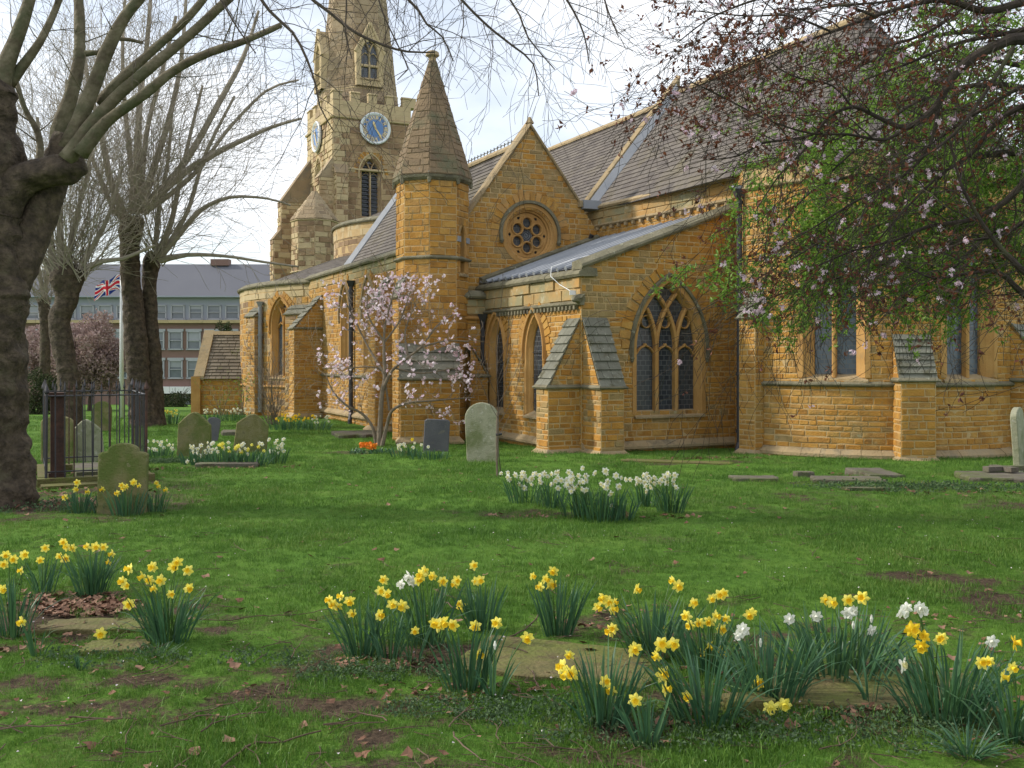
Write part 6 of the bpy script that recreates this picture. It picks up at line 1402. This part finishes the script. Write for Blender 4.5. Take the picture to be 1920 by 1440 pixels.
for k in range(8):
    mb = MB(); nb = 16
    for _ in range(nb):
        x, y = U(-.045, .045), U(-.045, .045); a = U(0, 6.28); ln = U(.5, 1.0)*.036; lean = U(.1, 1.0); dx, dy = cos(a)*lean*ln, sin(a)*lean*ln; w_ = .0014; b = U(0, 6.28); sx, sy = cos(b)*w_, sin(b)*w_
        r_ = U(0, 1)**1.3; mb.add([(x-sx, y-sy, -.004), (x+sx, y+sy, -.004), (x+dx*.45+sx*.8, y+dy*.45+sy*.8, ln*.62), (x+dx*.45-sx*.8, y+dy*.45-sy*.8, ln*.62), (x+dx, y+dy, ln)], [(0, 1, 2, 3), (3, 2, 4)], r_)
    protos.append(mb.mesh('grass_tuft', M['grass']))
def onslab(x, y, m=.0):
    for a, b, hw, hd, rz in SLABS:
        X = (x-a)*cos(rz)+(y-b)*sin(rz); Y = -(x-a)*sin(rz)+(y-b)*cos(rz)
        if abs(X) < hw-m and abs(Y) < hd-m: return True
    return False
pts = []; sc = []; ro = []
def addgrass(y0, y1, dens, s):
    A = 0; 
    n = int(dens*(y1-y0)*((y0+y1)/2*1.09+.5))
    for _ in range(n):
        y = U(y0, y1); x = U(-.545, .545)*y+U(-.2, .2)
        if onslab(x, y, .035): continue
        d = dirt(x, y)
        if d > U(.12, .75) and R() < .93: continue
        if (x > 1.0 and y > 19.0 and (x-AX.x)**2+(y-AX.y)**2 < (AR+.1)**2) : continue
        q = .75+.6*noise.noise(Vector((x*.8, y*.8, 5))); pts.append((x, y, gz(x, y))); sc.append(s*U(.7, 1.35)*q); ro.append((U(-.12, .12), U(-.12, .12), U(0, 6.28)))
addgrass(3.2, 5.0, 900, .85); addgrass(5.0, 7.5, 620, .95); addgrass(7.5, 11, 330, 1.15); addgrass(11, 17, 150, 1.5); addgrass(17, 26, 60, 2.0); addgrass(26, 36, 16, 2.6)
instancer('grass', pts, sc, ro, protos, None)
# coarse dark tufts give the turf its clumped look
pts = []; sc = []; ro = []
for _ in range(5200):
    y = 3.3+(R()**1.4)*20; x = U(-.54, .54)*y
    if noise.noise(Vector((x*1.1, y*1.1, 12))) < .12 or dirt(x, y) > .6 or onslab(x, y): continue
    pts.append((x, y, gz(x, y))); sc.append(U(1.2, 1.9)); ro.append((U(-.2, .2), U(-.2, .2), U(0, 6.28)))
instancer('grass_tufts', pts, sc, ro, protos, None)
# dead leaves
lp = []
for k in range(6):
    mb = MB(); n = 7; vs = [(0, 0, .004)]
    for i in range(n): t = 2*pi*i/n; r_ = U(.5, 1.15)*.026*(1.35 if i % 2 else .8); vs.append((r_*cos(t), r_*sin(t), U(-.002, .014)))
    mb.add(vs, [(0, i+1, (i+1) % n+1) for i in range(n)]); lp.append(mb.mesh('dead_leaf', M['litter']))
pts = []; sc = []; ro = []
def addleaf(px, py, rx, ry, n, s=1.0):
    c = G(px, py)
    for _ in range(n):
        a = U(0, 6.28); r_ = sqrt(R()); x, y = c.x+cos(a)*r_*rx, c.y+sin(a)*r_*ry; pts.append((x, y, gz(x, y)+U(0, .015))); sc.append(U(.5, 1.2)*s); ro.append((U(-.5, .5), U(-.5, .5), U(0, 6.28)))
addleaf(170, 1145, .34, .22, 260, 1.0); addleaf(130, 1128, .4, .2, 130, .9); addleaf(60, 1200, .5, .3, 90, .7); addleaf(730, 1245, .3, .14, 80, .9); addleaf(870, 1300, .5, .12, 60, .8); addleaf(1420, 1355, .5, .12, 26, 1.3); addleaf(1700, 1330, .7, .2, 30, 1.1)
addleaf(40, 930, 1.6, 1.6, 420, 1.3); addleaf(170, 885, 1.0, 1.0, 320, 1.3); addleaf(1850, 1200, .8, .8, 90, .8); addleaf(1790, 920, 1.6, .9, 130, 1.2); addleaf(1340, 862, 1.0, .2, 90, 1.6); addleaf(1620, 890, .6, .3, 40, 1.4); addleaf(1110, 965, 1.2, .2, 70, 1.1); addleaf(440, 880, 1.4, .2, 60, 1.2); addleaf(300, 1300, 1.4, .5, 90, .6); addleaf(1130, 1160, .3, .3, 30, .9)
for _ in range(520):
    y = 3.4+R()**1.5*18; x = U(-.54, .54)*y; pts.append((x, y, gz(x, y)+.012)); sc.append(U(.45, 1.2)); ro.append((U(-.4, .4), U(-.4, .4), U(0, 6.28)))
instancer('dead_leaves', pts, sc, ro, lp, None)
# ground ivy / weeds
wp = []
for k in range(5):
    mb = MB()
    for _ in range(9): c = Vector((U(-.05, .05), U(-.05, .05), U(.005, .035))); leaves(mb, [(c, Vector((0, 0, .3)))], 1, .016, 0, long=1.1)
    wp.append(mb.mesh('weed', M['weed']))
pts = []; sc = []; ro = []
for px, py, rx, ry, n in ((700, 1265, .45, .15, 130), (560, 1240, .4, .2, 60), (900, 1330, .5, .12, 110), (1080, 1350, .5, .12, 110), (1250, 1390, .6, .12, 100), (1500, 1360, .9, .2, 170), (1700, 1380, .7, .2, 150), (200, 1240, .5, .15, 60), (1650, 915, 1.2, .4, 160), (320, 868, .7, .3, 260), (60, 955, .9, .5, 90), (1780, 920, 1.4, .5, 200)):
    c = G(px, py)
    for _ in range(n):
        a = U(0, 6.28); r_ = sqrt(R()); x, y = c.x+cos(a)*r_*rx, c.y+sin(a)*r_*ry
        if onslab(x, y, .02): continue
        pts.append((x, y, gz(x, y))); sc.append(U(.6, 1.2)*(1 if y < 8 else 1.7)); ro.append((0, 0, U(0, 6.28)))
instancer('ground_ivy', pts, sc, ro, wp, None)
# fallen petals
cp = []
mb = MB(); mb.add([(-.004, -.003, .0), (.004, -.003, .002), (.004, .004, .0), (-.003, .004, .003)], [(0, 1, 2, 3)]); cp.append(mb.mesh('petal', M['chip']))
pts = []; sc = []; ro = []
for _ in range(380):
    y = 3.4+R()*7; x = U(-.54, .54)*y; pts.append((x, y, gz(x, y)+.03)); sc.append(U(.6, 1.4)); ro.append((U(-.5, .5), U(-.5, .5), U(0, 6.28)))
instancer('fallen_petals', pts, sc, ro, cp, None)
# small twigs
tp_ = []
for k in range(6):
    mb = MB(); q = Vector((0, 0, .004)); P_ = [q.copy()]; d = Vector((1, 0, 0))
    for i in range(5): d = (d+Vector((0, U(-.4, .4), U(-.06, .06)))).normalized(); q = q+d*.035; P_.append(q.copy())
    tube(mb, P_, [.0021, .002, .0019, .0016, .0013, .001], 4); s_ = P_[2]; tube(mb, [s_, s_+Vector((.03, .03*(-1)**k, .006)), s_+Vector((.06, .035*(-1)**k, .0))], [.0018, .0014, .001], 4); tp_.append(mb.mesh('small_twig', M['stick']))
pts = []; sc = []; ro = []
for _ in range(900):
    y = 3.3+R()**1.8*6; x = U(-.54, .54)*y
    if dirt(x, y) < .15 and R() < .6: continue
    pts.append((x, y, gz(x, y)+.012)); sc.append(U(.5, 1.5)); ro.append((U(-.1, .1), U(-.1, .1), U(0, 6.28)))
instancer('twig_litter', pts, sc, ro, tp_, None)
STK = [([(415, 1435), (445, 1410), (480, 1395), (530, 1390), (600, 1378)], .006, 'longest fallen twig, curving along the bottom edge left of centre'), ([(300, 1368), (355, 1350), (430, 1345), (500, 1340)], .004, 'fallen twig across the lawn below the left flat stones'), ([(0, 1368), (50, 1364), (120, 1362), (180, 1355)], .004, 'straight fallen twig at the lower left corner'),
       ([(130, 1345), (190, 1350), (258, 1350)], .0045, 'short thick fallen twig at the lower left'), ([(375, 1378), (400, 1362), (425, 1350)], .004, 'short fallen twig slanting up, left of the curving one'), ([(232, 1400), (240, 1380), (243, 1366)], .003, 'small upright-pointing fallen twig at the lower left'),
       ([(640, 1340), (690, 1345), (725, 1360)], .005, 'fallen twig on bright grass below the middle daffodils'), ([(605, 1365), (640, 1362), (668, 1350)], .004, 'fallen twig meeting the one below the middle daffodils'), ([(905, 1222), (940, 1208), (980, 1190), (1010, 1162)], .006, 'forked brown stick lying over the large mossy slab'), ([(910, 1225), (950, 1223), (990, 1235)], .004, 'thin twig along the left part of the large mossy slab'),
       ([(830, 1130), (850, 1145), (875, 1150)], .005, 'curved stick behind the middle daffodil clumps'), ([(1000, 1268), (1005, 1290), (1012, 1302)], .004, 'dark twig standing out from the slab edge'), ([(840, 1370), (870, 1345), (905, 1338)], .004, 'fallen twig before the slab at centre'), ([(850, 1385), (870, 1410), (910, 1438)], .004, 'curved fallen twig at the bottom edge near centre'), ([(1340, 1300), (1370, 1315), (1400, 1322)], .003, 'thin twig among the right daffodil clumps'), ([(370, 1170), (420, 1172), (480, 1165), (560, 1160), (620, 1148)], .004, 'long thin twig across the lawn right of the big left clump')]
for pix, r_, lb in STK:
    P_ = [G(a, b)+Vector((0, 0, .02+U(0, .012))) for a, b in pix]; Pn, Rn = resample(P_, [r_*(1-.5*i/len(P_)) for i in range(len(P_))], .04); Pn = [p+rv()*.006 for p in Pn]
    c = Pn[0].copy(); mb = MB(); tube(mb, [p-c for p in Pn], Rn, 6, amp=.2)
    for k in (len(Pn)//3, 2*len(Pn)//3): s_ = Pn[k]-c; d = Vector((U(-1, 1), U(-.6, .6), .25)).normalized(); tube(mb, [s_, s_+d*.05, s_+d*.09+rv()*.02], [Rn[k]*.6, Rn[k]*.45, .001], 5)
    o = mb.build('fallen_twig', M['stick'], label=lb, cat='twig'); o.location = c
